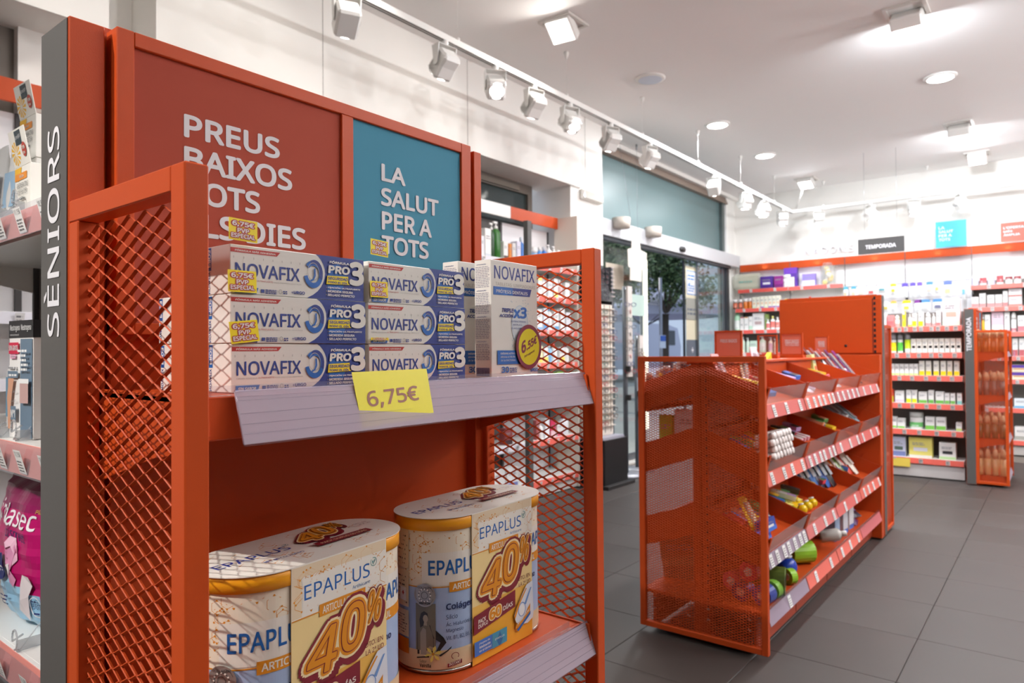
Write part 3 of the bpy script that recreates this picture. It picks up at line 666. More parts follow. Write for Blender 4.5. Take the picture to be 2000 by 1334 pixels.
# yellow 6,75 card in the upper rail
c = thing('price_card', 'big yellow 6,75€ price card held in the front rail', 'price card', (.260+.225, .519, 1.1))
CY = mat('card yellow', (240, 226, 40), .45)
tl, tr, br, bl = at_y(687, 727, .537), at_y(833, 720, .537), at_y(848, 812, .5245), at_y(708, 836, .5245)
U_ = (tr-tl); U_.z = 0; m1 = MB(); L0 = Vector(c.location)
vs = [tl-L0, tr-L0, br-L0, bl-L0]; th = Vector((0, .0004, 0))
m1.add(vs+[v+th for v in vs], [(0, 3, 2, 1), (4, 5, 6, 7), (0, 1, 5, 4), (1, 2, 6, 5), (2, 3, 7, 6), (3, 0, 4, 7)], CY); m1.build('card', c)
ux = (br-bl).normalized(); vx = (tl-bl).normalized(); org = bl-L0
p = PR(lambda u, v, d: org+ux*u+vx*v+Vector((0, -d, 0)), .0001, .0001)
p.text('6,75€', .012, .0165, .0805, .0345, mat('card ink', (150, 92, 70), .5), .02, res=4); p.build('card_lettering', c)

# ------------------------------------------------------------------ twin tins in printed sleeves
CREAM = mat('sleeve cream', (240, 220, 176), .4); SLW = mat('sleeve white', (236, 230, 220), .4); GOLD = mat('sleeve gold', (232, 166, 50), .4); ORG = pal((214, 136, 24)); LID = mat('golden plastic lid', (236, 158, 24), .35)
EBL = pal((26, 92, 164)); MRN = pal((120, 24, 40)); SKY = mat('tin light blue', (168, 188, 222), .3); HEXC = mat('hexagon tan', (226, 206, 176), .45); TAN = mat('tin tan', (222, 200, 162), .35)
def hexes(p, u0, v0, u1, v1, n):
    for k in range(n):
        u, v, r_ = random.uniform(u0, u1), random.uniform(v0, v1), random.uniform(.006, .010)
        for q in range(5):
            a, b = R(60*q+30), R(60*q+90)
            A = (u+r_*math.cos(a), v+r_*math.sin(a)); B = (u+r_*math.cos(b), v+r_*math.sin(b))
            if all(u0 <= z[0] <= u1 and v0 <= z[1] <= v1 for z in (A, B)):
                dx, dy = B[1]-A[1], A[0]-B[0]; l = math.hypot(dx, dy)/.00022; dx /= l; dy /= l
                p.poly([(A[0]-dx, A[1]-dy), (B[0]-dx, B[1]-dy), (B[0]+dx, B[1]+dy), (A[0]+dx, A[1]+dy)], ORG, lift=False)
                if q in (1, 4): p.disc(A[0], A[1], .0010, .0010, ORG, 10); p.d -= p.e
def big40(p, u, v, s):
    """the 40 % lettering with its deep shadow"""
    for dx, dy, m, b, w in ((.0040, -.0045, MRN, .17, 0), (.0020, -.0022, MRN, .17, 0), (0, 0, MRN, .17, 0), (0, 0, CREAM, .12, 0), (0, 0, ORG, .075, 0), (0, 0, MRN, .030, 0), (0, 0, ORG, .012, 0)):
        p.text('4', u+dx*s, v+dy*s, u+(.0390+dx)*s, v+(.0440+dy)*s, m, b, .010*s, 0, 3, ref=.06)
        p.text('0', u+(.0395+dx)*s, v+(.0080+dy)*s, u+(.0720+dx)*s, v+(.0560+dy)*s, m, b, .008*s, 0, 4, ref=.06)
        p.text('%', u+(.0745+dx)*s, v+(.0270+dy)*s, u+(.0945+dx)*s, v+(.0580+dy)*s, m, b*.7, .006*s, 0, 3, ref=.04)
def leaf(p, u, v, s):
    g = pal((30, 120, 120)); p.disc(u, v, .0042*s, .0042*s, g, r0=.86, a0=-220, a1=110); p.poly([(u-.001*s, v-.003*s), (u-.0022*s, v+.0005*s), (u-.0004*s, v+.002*s)], g); p.poly([(u-.001*s, v-.003*s), (u+.0022*s, v+.001*s), (u+.0016*s, v+.003*s)], g)
def twin_pack():
    A, H_, r = .126, .187, .0545; t = thing('tin_pack', '', 'tin pack')
    tin = mat('tin rim', (196, 190, 180), .25, 1)
    for k in (0, 1):
        cx = A*k; c = (cx, .0555, 0)
        b = MB(); b.lathe([(r-.002, 0), (r, .0015), (r, .004), (r-.0012, .0052)], tin, c, 48); b.lathe([(r-.0012, .005), (r-.0012, .174)], SLW, c, 64); bo = b.build('tin', t)
        l = MB(); l.lathe([(r-.001, .1715), (r+.0012, .1720), (r+.0012, .1848), (r, .1860), (.001, .1860)], LID, c, 64); l.build('lid', bo)
        p = PR(cyl((cx, .0555), r-.0012, 0), .00006, .00012)
        u0, u1 = (-.105, .012) if k == 0 else (-.012, .105)
        p.rect(u0, .006, u1, .172, SLW, 40); p.rect(u0, .1040, u1, .172, mat('tin top tan', (238, 226, 206), .4), 40); p.rect(u0, .006, u1, .1040, SKY, 40)
        hexes(p, u0, .108, u1, .170, 34); p.d += .0002; p.rect(-.064, .106, u1, .1395+.006, SLW, 24)
        p.rect(u0, .1035, u1, .1048, ORG, 40); p.d += .0003
        p.text('EPAPLUS', -.056, .1185, .020 if k == 0 else .056, .1368, EBL, .02, res=3) if k == 0 else p.text('EPAPLUS', -.018, .1185, .056, .1368, EBL, .02, res=3)
        p.rect(-.0310, .0975, u1, .1095, ORG, 14); p.text('ARTICUL', -.0270, .0998, .010, .1072, SLW, .03)
        # foot band and copy
        p.rect(u0, .006, u1, .0290, TAN, 40)
        nv = pal((22, 40, 92)); p.text('Colágeno', -.0350, .0745, .010, .0845, nv, .03)
        for q, tx in enumerate(('Silicio', 'Ác. Hialurónico', 'Magnesio', 'Vit. B1, B2, B6, C')):
            w = (.014, .036, .022, .036)[q]; p.text(tx, -.0350, .0655-q*.0085, -.0350+w, .0710-q*.0085, nv, 0)
        if k == 0:
            # photo of a woman in a dark jacket, as flat patches of print
            gr = pal((120, 112, 96)); p.rect(-.0720, .0290, -.0475, .0850, gr, 6); dkj = pal((38, 36, 36)); sk = pal((176, 160, 138)); sh = pal((160, 152, 138))
            p.poly([(-.0700, .024), (-.0700, .050), (-.0640, .0590), (-.0545, .0595), (-.0460, .0520), (-.0380, .0440), (-.0350, .0380), (-.0450, .0260), (-.0470, .0280), (-.0420, .0385), (-.0500, .0440), (-.0500, .024)], dkj)
            p.poly([(-.0660, .024), (-.0660, .050), (-.0625, .0565), (-.0590, .0540), (-.0585, .024)], sh)
            p.poly([(-.0500, .0330), (-.0545, .0345), (-.0575, .0320), (-.0560, .0290), (-.0480, .0290)], sk)
            p.poly([(-.0660, .056), (-.0670, .066), (-.0650, .0735), (-.0610, .0760), (-.0570, .0735), (-.0560, .068), (-.0600, .060)], dkj)
            p.disc(-.0595, .0672, .0030, .0046, sk); p.poly([(-.0612, .0630), (-.0580, .0630), (-.0575, .0590), (-.0620, .0590)], sk)
            # leaflets at the side
            for a, b, m in ((.125, .172, TAN), (.078, .122, TAN), (.042, .074, TAN)): p.rect(-.104, a if a > .1 else a, -.0820, b, m, 6); p.lines(-.102, a+.004, -.084, b-.004, 7, pal((90, 76, 60)), .35, .3)
            p.rect(-.104, .022, -.082, .040, pal((196, 108, 20)), 6); p.rect(-.0975, .085, -.0860, .101, SLW, 3); p.rect(-.0925, .0915, -.0905, .0965, NRED); p.rect(-.0934, .0932, -.0896, .0948, NRED)
            for q in range(6):
                a = R(60*q+15); p.poly([(-.0505+.0005*math.cos(a+1.2), .0255), (-.0505+.0070*math.cos(a-.30), .0255+.0070*math.sin(a-.30)), (-.0505+.0105*math.cos(a), .0255+.0105*math.sin(a)), (-.0505+.0070*math.cos(a+.30), .0255+.0070*math.sin(a+.30))], pal((232, 218, 110)))
            p.disc(-.0505, .0255, .0016, .0016, pal((200, 130, 40))); p.poly([(-.044, .024), (-.030, .0310), (-.029, .0335), (-.033, .0285), (-.042, .0225)], dkj); p.poly([(-.070, .021), (-.055, .0235), (-.055, .0215), (-.070, .0195)], dkj)
            p.text('Sabor', -.0665, .0150, -.0580, .0185, dkj, 0); p.text('Vainilla', -.0665, .0095, -.0530, .0140, dkj, .04); p.poly([(-.034, .0085), (-.0165, .0110), (-.0165, .0160), (-.034, .0130)], MRN); p.text('INSTANT', -.0325, .0100, -.0180, .0135, SLW, .03, 0, .002); p.disc(-.0250, .0215, .0048, .0040, MRN, r0=.84, a0=-40, a1=240)
            # silver seal
            sv = mat('seal silver', (170, 164, 160), .35, .6); sd = pal((60, 58, 58)); p.disc(-.0600, .0955, .0128, .0138, sv, 36); p.disc(-.0600, .0955, .0108, .0118, sd, r0=.97, a0=200, a1=340); p.disc(-.0600, .0955, .0108, .0118, sd, r0=.97, a0=20, a1=70)
            p.disc(-.0600, .0955, .0072, .0078, sd, r0=.93); p.disc(-.06, .0955, .0040, .0044, sd, r0=.88)
            for q in range(12): p.disc(-.06+.0070*math.cos(R(30*q)), .0955+.0076*math.sin(R(30*q)), .0009, .0009, SLW, 8); p.d -= p.e
            p.text('COLLAGEN', -.0680, .1035, -.0520, .1058, sd, .02); p.text('ANTIOX', -.0668, .0848, -.0532, .0875, sd, .06)
        p.build('tin_print', bo)
    # sleeve: front, back and the rounded top card
    s = MB(); s.box(0, A, -.0004, .0002, .0005, H_, CREAM); s.box(0, A, .1108, .1114, .0005, H_, CREAM); R_ = .0572; pts = []
    for q in range(25): a = R(90+180*q/24); pts.append((R_*math.cos(a), .0555+R_*math.sin(a)*.985))
    for q in range(25): a = R(-90+180*q/24); pts.append((A+R_*math.cos(a), .0555+R_*math.sin(a)*.985))
    s.prism(pts, 'z', H_-.0002, H_+.0006, SLW); so = s.build('sleeve', t)
    p = PR(plane((0, -.0004, 0), (1, 0, 0), (0, 0, 1)), .00006, .00006)
    p.rect(0, .0005, A, .050, GOLD); p.rect(0, .050, A, .072, mat('sleeve mid gold', (236, 184, 88), .4)); p.rect(0, .072, A, .1374, mat('sleeve pale gold', (240, 212, 150), .4)); p.rect(0, .1370, A, .1868, SLW)
    p.rect(.0005, .1385, .012, .186, HEXC); p.rect(.0005, .1755, A-.001, .1862, HEXC); hexes(p, .001, .139, .125, .186, 40); p.rect(.0130, .1425, .113, .1735, SLW)
    p.text('EPAPLUS', .0150, .1528, .1012, .1672, EBL, .005, res=3); leaf(p, .1070, .1668, 1.1); p.text('Arthicare', .0763, .1462, .1015, .1500, pal((90, 130, 180)), -.01)
    p.rect(.0, .1366, .0330, .1378, ORG); p.rect(.0950, .1366, A, .1378, ORG, lift=False); p.rect(.0330, .1318, .0945, .1438, ORG); p.text('ARTICULACIONES', .0370, .1338, .0910, .1412, SLW, .02)
    big40(p, .0105, .0745, 1.10)
    p.text('DTO. EN', .0930, .0810, .1186, .0862, MRN, .01); p.text('LA 2ª UD.', .0930, .0728, .1215, .0782, MRN, .01)
    p.poly([(.0002, .0385), (.0850, .0497), (.0850, .0712), (.0840, .0719), (.0002, .0612)], MRN) if 0 else p.poly([(.0002, .0385), (.0850, .0497), (.0850, .0719), (.0002, .0612)], MRN)
    p.text('PACK', .0088, .0496, .0235, .0550, SLW, .03, 0, .0010); p.text('DUPLO', .0085, .0440, .0272, .0488, SLW, .03, 0, .0012)
    for m, b in ((CREAM, .13), (ORG, .06)): p.text('60', .0300, .0470, .0550, .0615, m, b, 0, .0012, 3, ref=.06)
    p.text('DÍAS', .0583, .0518, .0788, .0590, SLW, .03, 0, .0010)
    kw = mat('joint print pale', (226, 230, 240), .4); kb = pal((110, 146, 200)); p.poly([(.1235, .074), (.110, .072), (.100, .062), (.088, .048), (.0815, .038), (.086, .028), (.098, .022), (.112, .020), (.124, .024), (.1255, .030)], kw)
    p.disc(.0990, .0420, .0085, .0095, kb, r0=.85); p.disc(.0985, .0410, .0062, .0074, mat('joint print light', (240, 240, 240), .4)); p.poly([(.104, .048), (.118, .066), (.121, .066), (.108, .046)], kb); p.poly([(.0835, .033), (.094, .050), (.110, .067), (.108, .068), (.090, .051), (.0815, .037)], ORG)
    p.poly([(.0845, .026), (.0845, .020), (.100, .022), (.1170, .034), (.1175, .045), (.112, .040), (.100, .028)], ORG); p.text('Salud Articular', .0880, .0235, .1150, .0275, SLW, .04, 0, .012); p.poly([(.0870, .0180), (.0905, .0155), (.1175, .030), (.1180, .0345)], EBL)
    p.poly([(.0985, .005), (.0925, .0160), (.112, .0260), (.115, .012)], mat('joint print cream', (240, 226, 190), .4)) if 0 else None
    p.rect(.0003, .0120, .0350, .0297, pal((60, 110, 186))); p.text('¡Tarjeta de', .0090, .0238, .0300, .0268, SLW, .02); p.text('fidelización', .0090, .0195, .0310, .0225, SLW, .03); p.text('en el dorso!', .0090, .0150, .0325, .0180, SLW, .02)
    p.rect(.0345, .0110, .0650, .0300, pal((64, 142, 170))); p.poly([(.048, .011), (.044, .018), (.050, .029), (.056, .018), (.052, .011)], pal((40, 100, 150))); p.text('EPAPLUS', .0400, .0198, .0595, .0222, SLW, 0)
    p.build('sleeve_print', so)
    q = PR(lambda u, v, d: Vector((u, v, H_+.0006+d)), .00008, .00005)
    hexes(q, -.03, .01, .15, .10, 30)
    q.text('EPAPLUS', -.040, .052, .045, .066, pal((44, 60, 140)), .02, res=3); q.text('Nº1 en', -.002, .032, .014, .038, pal((44, 60, 140)), .03); q.text('COLÁGENO', .016, .032, .044, .038, pal((44, 60, 140)), 0); leaf(q, .048, .068, .8)
    big40(q, .060, .052, .78); q.rect(.062, .030, .138, .042, MRN); q.text('PACK DUPLO 60 DÍAS', .068, .033, .132, .039, CREAM, .03)
    q.text('DTO. EN', .142, .062, .160, .066, MRN, 0); q.text('LA 2ª UD.', .142, .056, .162, .060, MRN, 0)
    q.build('top_print', so)
    return t
TP = twin_pack(); TP.location = (.6465, .5755, .7475); TP.rotation_euler = (0, 0, R(1)); TP['label'] = 'twin tin pack in a printed sleeve, next to the mesh side facing the door'
o = dup(TP); o.location = (.3835, .5665, .7475); o.rotation_euler = (0, 0, R(5)); o['label'] = 'twin tin pack in a printed sleeve, partly behind the orange front post'
TP['group'] = o['group'] = 'twin tin packs on the lower shelf'
# ================================================================== shop goods: prototypes
PROTO = {}
def lay(o):
    return o
def proto(key, fn):
    """build a kind of article once; later ones are copies that share its meshes"""
    if key in PROTO: o = dup(PROTO[key])
    else: o = fn(); PROTO[key] = o
    return o
def P_carton(w, h, d, c1, c2=None, f=.25, top=False, c3=None):
    """carton, origin front bottom centre; colour band c2 over the share f of its height; c3 a small mark"""
    def fn():
        t = thing('carton', '', 'box'); MB().box(-w/2, w/2, 0, d, 0, h, pal(c1), .0015).build('carton_body', t)
        p = PR(plane((-w/2, 0, 0), (1, 0, 0), (0, 0, 1)), .0004, .0003)
        if c2:
            a, b = (h*(1-f), h-.002) if top else (.002, h*f)
            p.rect(.0012, a, w-.0012, b, pal(c2))
        if c3: p.rect(w*.2, h*.32, w*.8, h*.50, pal(c3))
        p.lines(w*.15, h*.62 if not top else h*.35, w*.85, h*.78 if not top else h*.5, 2, pal((150, 150, 156)), .5, .3)
        p.build('carton_print', t); return t
    return proto(('carton', w, h, d, c1, c2, f, top, c3), fn)
def P_bottle(r, h, c, cap, label=None, kind='screw', see=False, f=(.15, .6)):
    def fn():
        t = thing('bottle', '', 'bottle'); m = clear('clear bottle %d_%d_%d' % c, c, .35) if see else pal(c, .3); cm = pal(cap, .35); b = MB()
        if kind == 'dropper': b.lathe([(r*.9, 0), (r, .004), (r, h*.55), (r*.35, h*.68), (r*.35, h*.72)], m, (0, r, 0), 18)
        elif kind == 'jar': b.lathe([(r*.95, 0), (r, .004), (r, h*.66), (r*.92, h*.70)], m, (0, r, 0), 20)
        elif kind == 'cone': b.lathe([(r*.9, 0), (r, .004), (r, h*.52), (r*.55, h*.72), (r*.4, h*.74)], m, (0, r, 0), 18)
        elif kind == 'pill': b.lathe([(r*.95, 0), (r, .003), (r, h*.66), (r*.8, h*.72)], m, (0, r, 0), 18)
        elif kind == 'round': b.lathe([(r*.9, 0), (r, .004), (r, h*.62)], m, (0, r, 0), 18)
        else: b.lathe([(r*.92, 0), (r, .005), (r, h*.66), (r*.8, h*.74), (r*.38, h*.80), (r*.38, h*.83)], m, (0, r, 0), 18)
        b.build('bottle_body', t); k = MB(); c0 = (0, r, 0)
        if kind == 'pump':
            k.rod((0, r, h*.80), (0, r, h*.87), r*.42, cm, 12); k.rod((0, r, h*.86), (0, r, h*.95), r*.14, cm, 8); k.box(-r*.9, r*.3, r*.72, r*1.28, h*.94, h*.995, cm, .002)
        elif kind == 'dropper': k.lathe([(r*.42, h*.70), (r*.42, h*.82), (r*.22, h*.85), (r*.2, h*.97), (.001, h)], cm, c0, 12)
        elif kind == 'jar': k.lathe([(r*1.03, h*.68), (r*1.03, h*.98), (r*.98, h), (.001, h)], cm, c0, 20)
        elif kind == 'cone': k.lathe([(r*.42, h*.73), (r*.36, h*.84), (r*.12, h*.99), (.001, h)], cm, c0, 12)
        elif kind == 'pill': k.lathe([(r*.9, h*.70), (r*.92, h*.98), (r*.86, h), (.001, h)], cm, c0, 18)
        elif kind == 'round': k.lathe([(r, h*.62), (r*.9, h*.82), (r*.55, h*.95), (.001, h)], cm, c0, 18)
        else: k.lathe([(r*.45, h*.81), (r*.45, h*.98), (r*.4, h), (.001, h)], cm, c0, 14)
        k.build('cap', t)
        if label:
            q = PR(cyl((0, r), r, 0), .0005, .0004); q.rect(-r*1.3, h*f[0], r*1.3, h*f[1], pal(label), 10); q.lines(-r*.6, h*(f[0]+.1*(f[1]-f[0])), r*.6, h*(f[1]-.5*(f[1]-f[0])), 2, pal((240, 240, 240)) if sum(label) < 500 else pal((140, 140, 146)), .5, .3)
            q.build('label', t)
        return t
    return proto(('bottle', r, h, c, cap, label, kind, see, f), fn)
def P_tube(w, h, c1, c2, cap=(236, 236, 236)):
    """squeeze tube standing on its cap"""
    def fn():
        t = thing('tube', '', 'tube'); n = 20; vs = []; fs = []
        for z, a, b in ((.02, w*.42, w*.36), (h*.3, w*.48, w*.34), (h*.7, w*.5, w*.2), (h*.97, w*.5, .002), (h, w*.5, .0015)):
            for i in range(n): q = 2*math.pi*i/n; vs.append((a*math.cos(q), w*.4+b*math.sin(q), z))
        for k in range(4):
            for i in range(n): j = (i+1) % n; fs.append((k*n+i, k*n+j, (k+1)*n+j, (k+1)*n+i))
        fs.append(tuple(range(4*n, 5*n))); MB().add(vs, fs, pal(c1, .3), True).build('tube_body', t)
        MB().lathe([(w*.40, 0), (w*.41, .022), (.001, .022)], pal(cap), (0, w*.4, 0), 18).build('cap', t)
        k = MB(); k.add([(-w*.40, w*.4-w*.345, h*.18), (w*.40, w*.4-w*.345, h*.18), (w*.45, w*.4-w*.24, h*.62), (-w*.45, w*.4-w*.24, h*.62)], [(0, 1, 2, 3)], pal(c2, .3)); k.build('label', t)
        return t
    return proto(('tube', w, h, c1, c2, cap), fn)
def P_pack(w, h, c1, c2, c3=(240, 240, 240)):
    """hanging pack: card top with a slot and a soft pouch"""
    def fn():
        t = thing('hanging_pack', '', 'pack'); MB().prism([(-w/2, h*.72), (w/2, h*.72), (w/2, h*.95), (w*.18, h), (-w*.18, h), (-w/2, h*.95)], 'y', 0, .002, pal(c1)).build('header_card', t)
        n = 8; vs = []; fs = []
        for j in range(n+1):
            for i in range(n+1):
                u = i/n; v = j/n; vs.append((-w/2+u*w, -.022*math.sin(math.pi*u)*math.sin(math.pi*v)**.6, v*h*.74))
        for j in range(n):
            for i in range(n): a = j*(n+1)+i; fs.append((a, a+1, a+n+2, a+n+1))
        b = len(vs); vs += [(-w/2, .004, 0), (w/2, .004, 0), (w/2, .004, h*.74), (-w/2, .004, h*.74)]; fs.append((b+3, b+2, b+1, b))
        MB().add(vs, fs, pal(c3, .25), True).build('pouch', t)
        k = MB(); k.add([(-w*.3, -.0235, h*.25), (w*.3, -.0235, h*.25), (w*.3, -.0235, h*.5), (-w*.3, -.0235, h*.5)], [(0, 1, 2, 3)], pal(c2)); k.build('label', t)
        return t
    return proto(('pack', w, h, c1, c2, c3), fn)
CATS = {'carton': 'box', 'bottle': 'bottle', 'tube': 'tube', 'pack': 'pack'}
PLACED = {}
def put(o, x, y, z, rz, desc, where, order, rot=None, side=None):
    """order: a number that grows along the shelf; used for the ordinal in the label"""
    o.location = (x, y, z); o.rotation_euler = rot if rot is not None else (0, 0, rz)
    PLACED.setdefault((where, desc, side or ''), []).append((order, o)); o['group'] = 'goods on the '+where if not where.startswith('in ') else 'goods '+where
    return o
def finish_labels():
    for (where, desc, side), lst in PLACED.items():
        lst.sort(key=lambda q: q[0]); n = len(lst)
        w = where if where.startswith('in ') else 'on the '+where
        for i, (_, o) in enumerate(lst):
            if n == 1: o['label'] = '%s, %s' % (desc, w)
            else:
                fr = 'mesh end' if 'bin' in where or 'gondola' in where else 'door' if 'wall' in where or 'low run' in where else 'window side'
                o['label'] = '%s from the %s: %s %s' % (ordw(i), fr, desc, w)
                if len(o['label'].split()) > 16: o['label'] = '%s %s %s' % (ordw(i), desc, w)
            if len(o['label'].split()) > 16: o['label'] = o['label'].replace(' the ', ' ')

# ------------------------------------------------------------------ seniors shelving (faces -x) beside the end display
def shelf_run(name, label, cat, loc, rz, width, zs, depth=.25, back=None, hood=None, strip=SALMON, nt=4, plinth=True, backc=None, back_lo=0.0, lipc=WHITE, font=False, ends=True):
    """a bay of shelving; local front faces -y, x runs along it"""
    t = thing(name, label, cat, loc, rz); bm = backc or mat('shelf back grey', (122, 116, 112), .7)
    if back: MB().box(0, width, depth, depth+.01, back_lo, back, bm).build('back_panel', t)
    if plinth: MB().box(.002, width-.002, .02, .04, .01, .105, mat('plinth grey', (196, 190, 186), .5), .001).build('plinth', t)
    u = MB()
    for x in (0.0, width-.012): u.box(x, x+.012, depth-.012, depth, .01, back or zs[0]+.05, mat('upright', (60, 58, 58), .6))
    u.build('upright', t)
    for i, z in enumerate(zs):
        zt, st, dp = (tuple(z)+(depth,))[:3] if isinstance(z, tuple) else (z, None, depth)
        s = MB(); s.box(.003, width-.003, depth-dp+.012, depth, zt-.018, zt, lipc, .001); s.box(.003, width-.003, depth-dp+.006, depth-dp+.012, zt-.05, zt, lipc)
        if ends:
            for a in (.003, width-.006): s.prism([(depth-dp+.012, zt-.018), (depth, zt-.018), (depth, zt-.085), (depth-dp+.03, zt-.035)], 'x', a, a+.003, lipc)
        so = s.build('shelf', t); r = MB(); y1, y0 = depth-dp+.005, depth-dp-.004
        r.prism([(y1, zt-.001), (y1+.001, zt-.001), (y0+.001, zt-.048), (y0, zt-.048)], 'x', .004, width-.004, strip); r.build('price_strip', so)
        k = nt if st is None else st
        if k: tickets(so, .02, width-.02, y0+.0005, zt-.047, zt-.003, k, .012, font)
    if hood: MB().box(.0015, width-.0015, depth-.11, depth-.095, hood[0], hood[1], hood[2], .001).build('header_board', t)
    return t
SEN = shelf_run('seniors_shelving', 'grey seniors shelving with price tickets behind the tall sign column', 'shelving', (.40, 2.09, 0), R(-90), 1.26,
    [(1.378, 12, .26), (.990, 12, .26), (.640, 10, .26), (.30, 0, .26)], depth=.26, back=1.36, strip=mat('pink strip', (222, 140, 130), .4), font=('9,95€', '18,30€', '11,15€', '18,95€', '7,95€'))
ru = MB()
for z in (1.378, .990, .640): ru.box(.004, 1.256, -.0062, -.0054, z-.050, z+.0015, ACRYL)
ru.build('clear_front', SEN)
def P_foot():
    w, h, d = .076, .082, .042
    def fn():
        t = thing('open_carton', '', 'box'); cr = pal((246, 243, 234)); MB().box(-w/2, w/2, 0, d, 0, h, cr, .0008).build('carton_body', t)
        l = MB(); l.prism([(0, h), (.0012, h), (-.010, h+.060), (-.0112, h+.060)], 'x', -w/2, w/2, cr); lo = l.build('raised_lid', t)
        yl = pal((248, 190, 30)); sl = pal((44, 66, 74)); tr = pal((196, 66, 48)); og = pal((242, 150, 44)); tx = pal((90, 92, 94)); n = Vector((0, -.011, .060)).normalized()
        p = PR(plane((-w/2, 0, h), (1, 0, 0), n), .0003, .0002)
        for q in range(12): a = R(30*q); p.poly([(.020+.003*math.cos(a-.5), .022+.003*math.sin(a-.5)), (.020+.020*math.cos(a-.16), max(.001, .022+.020*math.sin(a-.16))), (.020+.020*math.cos(a+.16), max(.001, .022+.020*math.sin(a+.16)))], yl, lift=False)
        p.rect(.028, .034, .056, .058, sl); p.text('Kneipp', .030, .041, .054, .050, pal((230, 230, 230)), .0, rise=.003); p.disc(.061, .024, .0095, .012, tr, 24); p.text('10%', .055, .024, .067, .030, cr, .04); p.text('Urea', .056, .016, .066, .021, cr, .03)
        p.build('lid_print', lo)
        p = PR(plane((-w/2, 0, 0), (1, 0, 0), (0, 0, 1)), .0003, .0002)
        p.poly([(.001, h-.002), (.034, h-.002), (.030, h-.016), (.020, h-.026), (.008, h-.020), (.001, h-.024)], yl); p.rect(.004, h-.024, .060, h-.012, og); p.text('Foot Care', .026, h-.0205, .046, h-.0155, cr, .02)
        p.text('REGENERATING', .014, h-.038, .066, h-.029, tx, -.01); p.text('FOOT BUTTER', .018, h-.050, .062, h-.041, tx, -.01); p.text('for sensitive skin', .024, h-.057, .052, h-.053, tx, -.01); p.lines(.014, .008, .060, .030, 3, tx, .3, .4); p.text('10', .008, .026, .014, .034, sl, .02) if 0 else None
        p.build('carton_print', t); return t
    return proto('foot', fn)
o = P_foot(); put(o, .418, 1.395, 1.379, R(-90), 'open cream and orange foot butter carton with its lid up, in front', 'top seniors shelf', 1)
o = P_foot(); put(o, .468, 1.535, 1.506, R(-88), 'open foot butter carton raised on a second carton', 'top seniors shelf', 2)
put(P_carton(.076, .126, .042, (246, 243, 234), (242, 150, 44), .3), .468, 1.535, 1.379, R(-88), 'closed foot butter carton carrying the raised open one', 'top seniors shelf', 3)
put(P_tube(.052, .150, (240, 240, 238), (168, 206, 236)), .425, 1.508, 1.379, R(-84), 'white tube with a pale blue patch', 'top seniors shelf', 4)
put(P_tube(.052, .150, (240, 240, 238), (232, 234, 240)), .418, 1.565, 1.379, R(-90), 'plain white cream tube', 'top seniors shelf', 5)
put(P_carton(.055, .205, .04, (24, 120, 84), (236, 236, 236), .55), .505, 1.640, 1.379, R(-90), 'tall dark green carton with a white lower half', 'top seniors shelf', 6)
put(P_bottle(.022, .12, (238, 238, 236), (40, 60, 120), (60, 74, 130), 'screw', False, (.2, .3)),   .475, 1.455, 1.379, R(-90), 'white bottle with dark blue bands', 'top seniors shelf', 7)
def P_leg():
    w, h, d = .088, .205, .044
    def fn():
        t = thing('leg_cream_carton', '', 'box'); MB().box(-w/2, w/2, 0, d, 0, h, pal((240, 238, 236)), .0008).build('carton_body', t)
        bk = pal((34, 34, 38)); wh = pal((240, 240, 240)); sl = pal((104, 126, 146)); tn = pal((212, 158, 128)); gy = pal((150, 150, 154)); MB().box(-w/2-.0006, w/2+.0006, -.0006, d+.0006, h-.030, h+.0004, bk).build('black_top', t)
        p = PR(plane((-w/2, -.0007, 0), (1, 0, 0), (0, 0, 1)), .0003, .0002)
        p.rect(.044, .002, w-.001, h-.032, sl); p.text('Neutrogena', .006, h-.020, .042, h-.007, wh, .01); p.text('Neutrogena', .048, h-.020, .084, h-.007, wh, .01); p.text('DERMATOLÓGICO', .008, h-.026, .040, h-.023, wh, 0)
        p.rect(.003, h-.058, .040, h-.038, pal((208, 28, 70))); p.text('50% GRATIS', .005, h-.052, .038, h-.043, wh, .03); p.rect(.010, h-.066, .030, h-.059, pal((236, 160, 196))); p.text('2ª UNIDAD', .012, h-.0645, .028, h-.0605, wh, .02)
        p.lines(.004, h-.084, .040, h-.076, 1, gy, .4, 0); p.rect(.003, h-.100, .041, h-.088, sl); p.lines(.007, h-.097, .037, h-.091, 1, wh, .6, 0)
        p.poly([(.006, h-.101), (.028, h-.101), (.021, h-.125), (.017, h-.145), (.0165, h-.165), (.014, .016), (.006, .016), (.004, .050), (.002, .070), (.006, .090)], tn)
        for v in (.080, .064, .046): p.rect(.014, v, .034, v+.0006, gy, lift=False); p.text('Centro', .026, v+.0015, .036, v+.0045, gy, 0)
        p.rect(.018, .032, .038, .056, sl); p.text('Nº1', .020, .036, .036, .050, wh, .04); p.rect(.054, .062, .084, .098, pal((196, 160, 156))); p.rect(.050, .096, .086, .104, wh)
        for k in range(5): p.lines(.050, .118+k*.008, .086, .123+k*.008, 1, wh, .8, .5)
        p.build('carton_print', t); return t
    return proto('leg', fn)
put(P_leg(), .425, 1.424, .991, R(-84), 'black topped blue and white leg cream carton', 'middle seniors shelf', 1)
put(P_tube(.048, .165, (28, 134, 168), (60, 170, 190)), .432, 1.490, .991, R(-88), 'teal squeeze tube', 'middle seniors shelf', 2)
o = put(P_carton(.070, .172, .04, (226, 228, 230), (168, 172, 176), .4), .455, 1.530, .991, R(-96), 'pale carton covered with small print', 'middle seniors shelf', 3)
put(P_bottle(.024, .17, (236, 238, 240), (200, 210, 220), (120, 170, 200)), .46, 1.62, .991, R(-90), 'white bottle with a blue label', 'middle seniors shelf', 4)
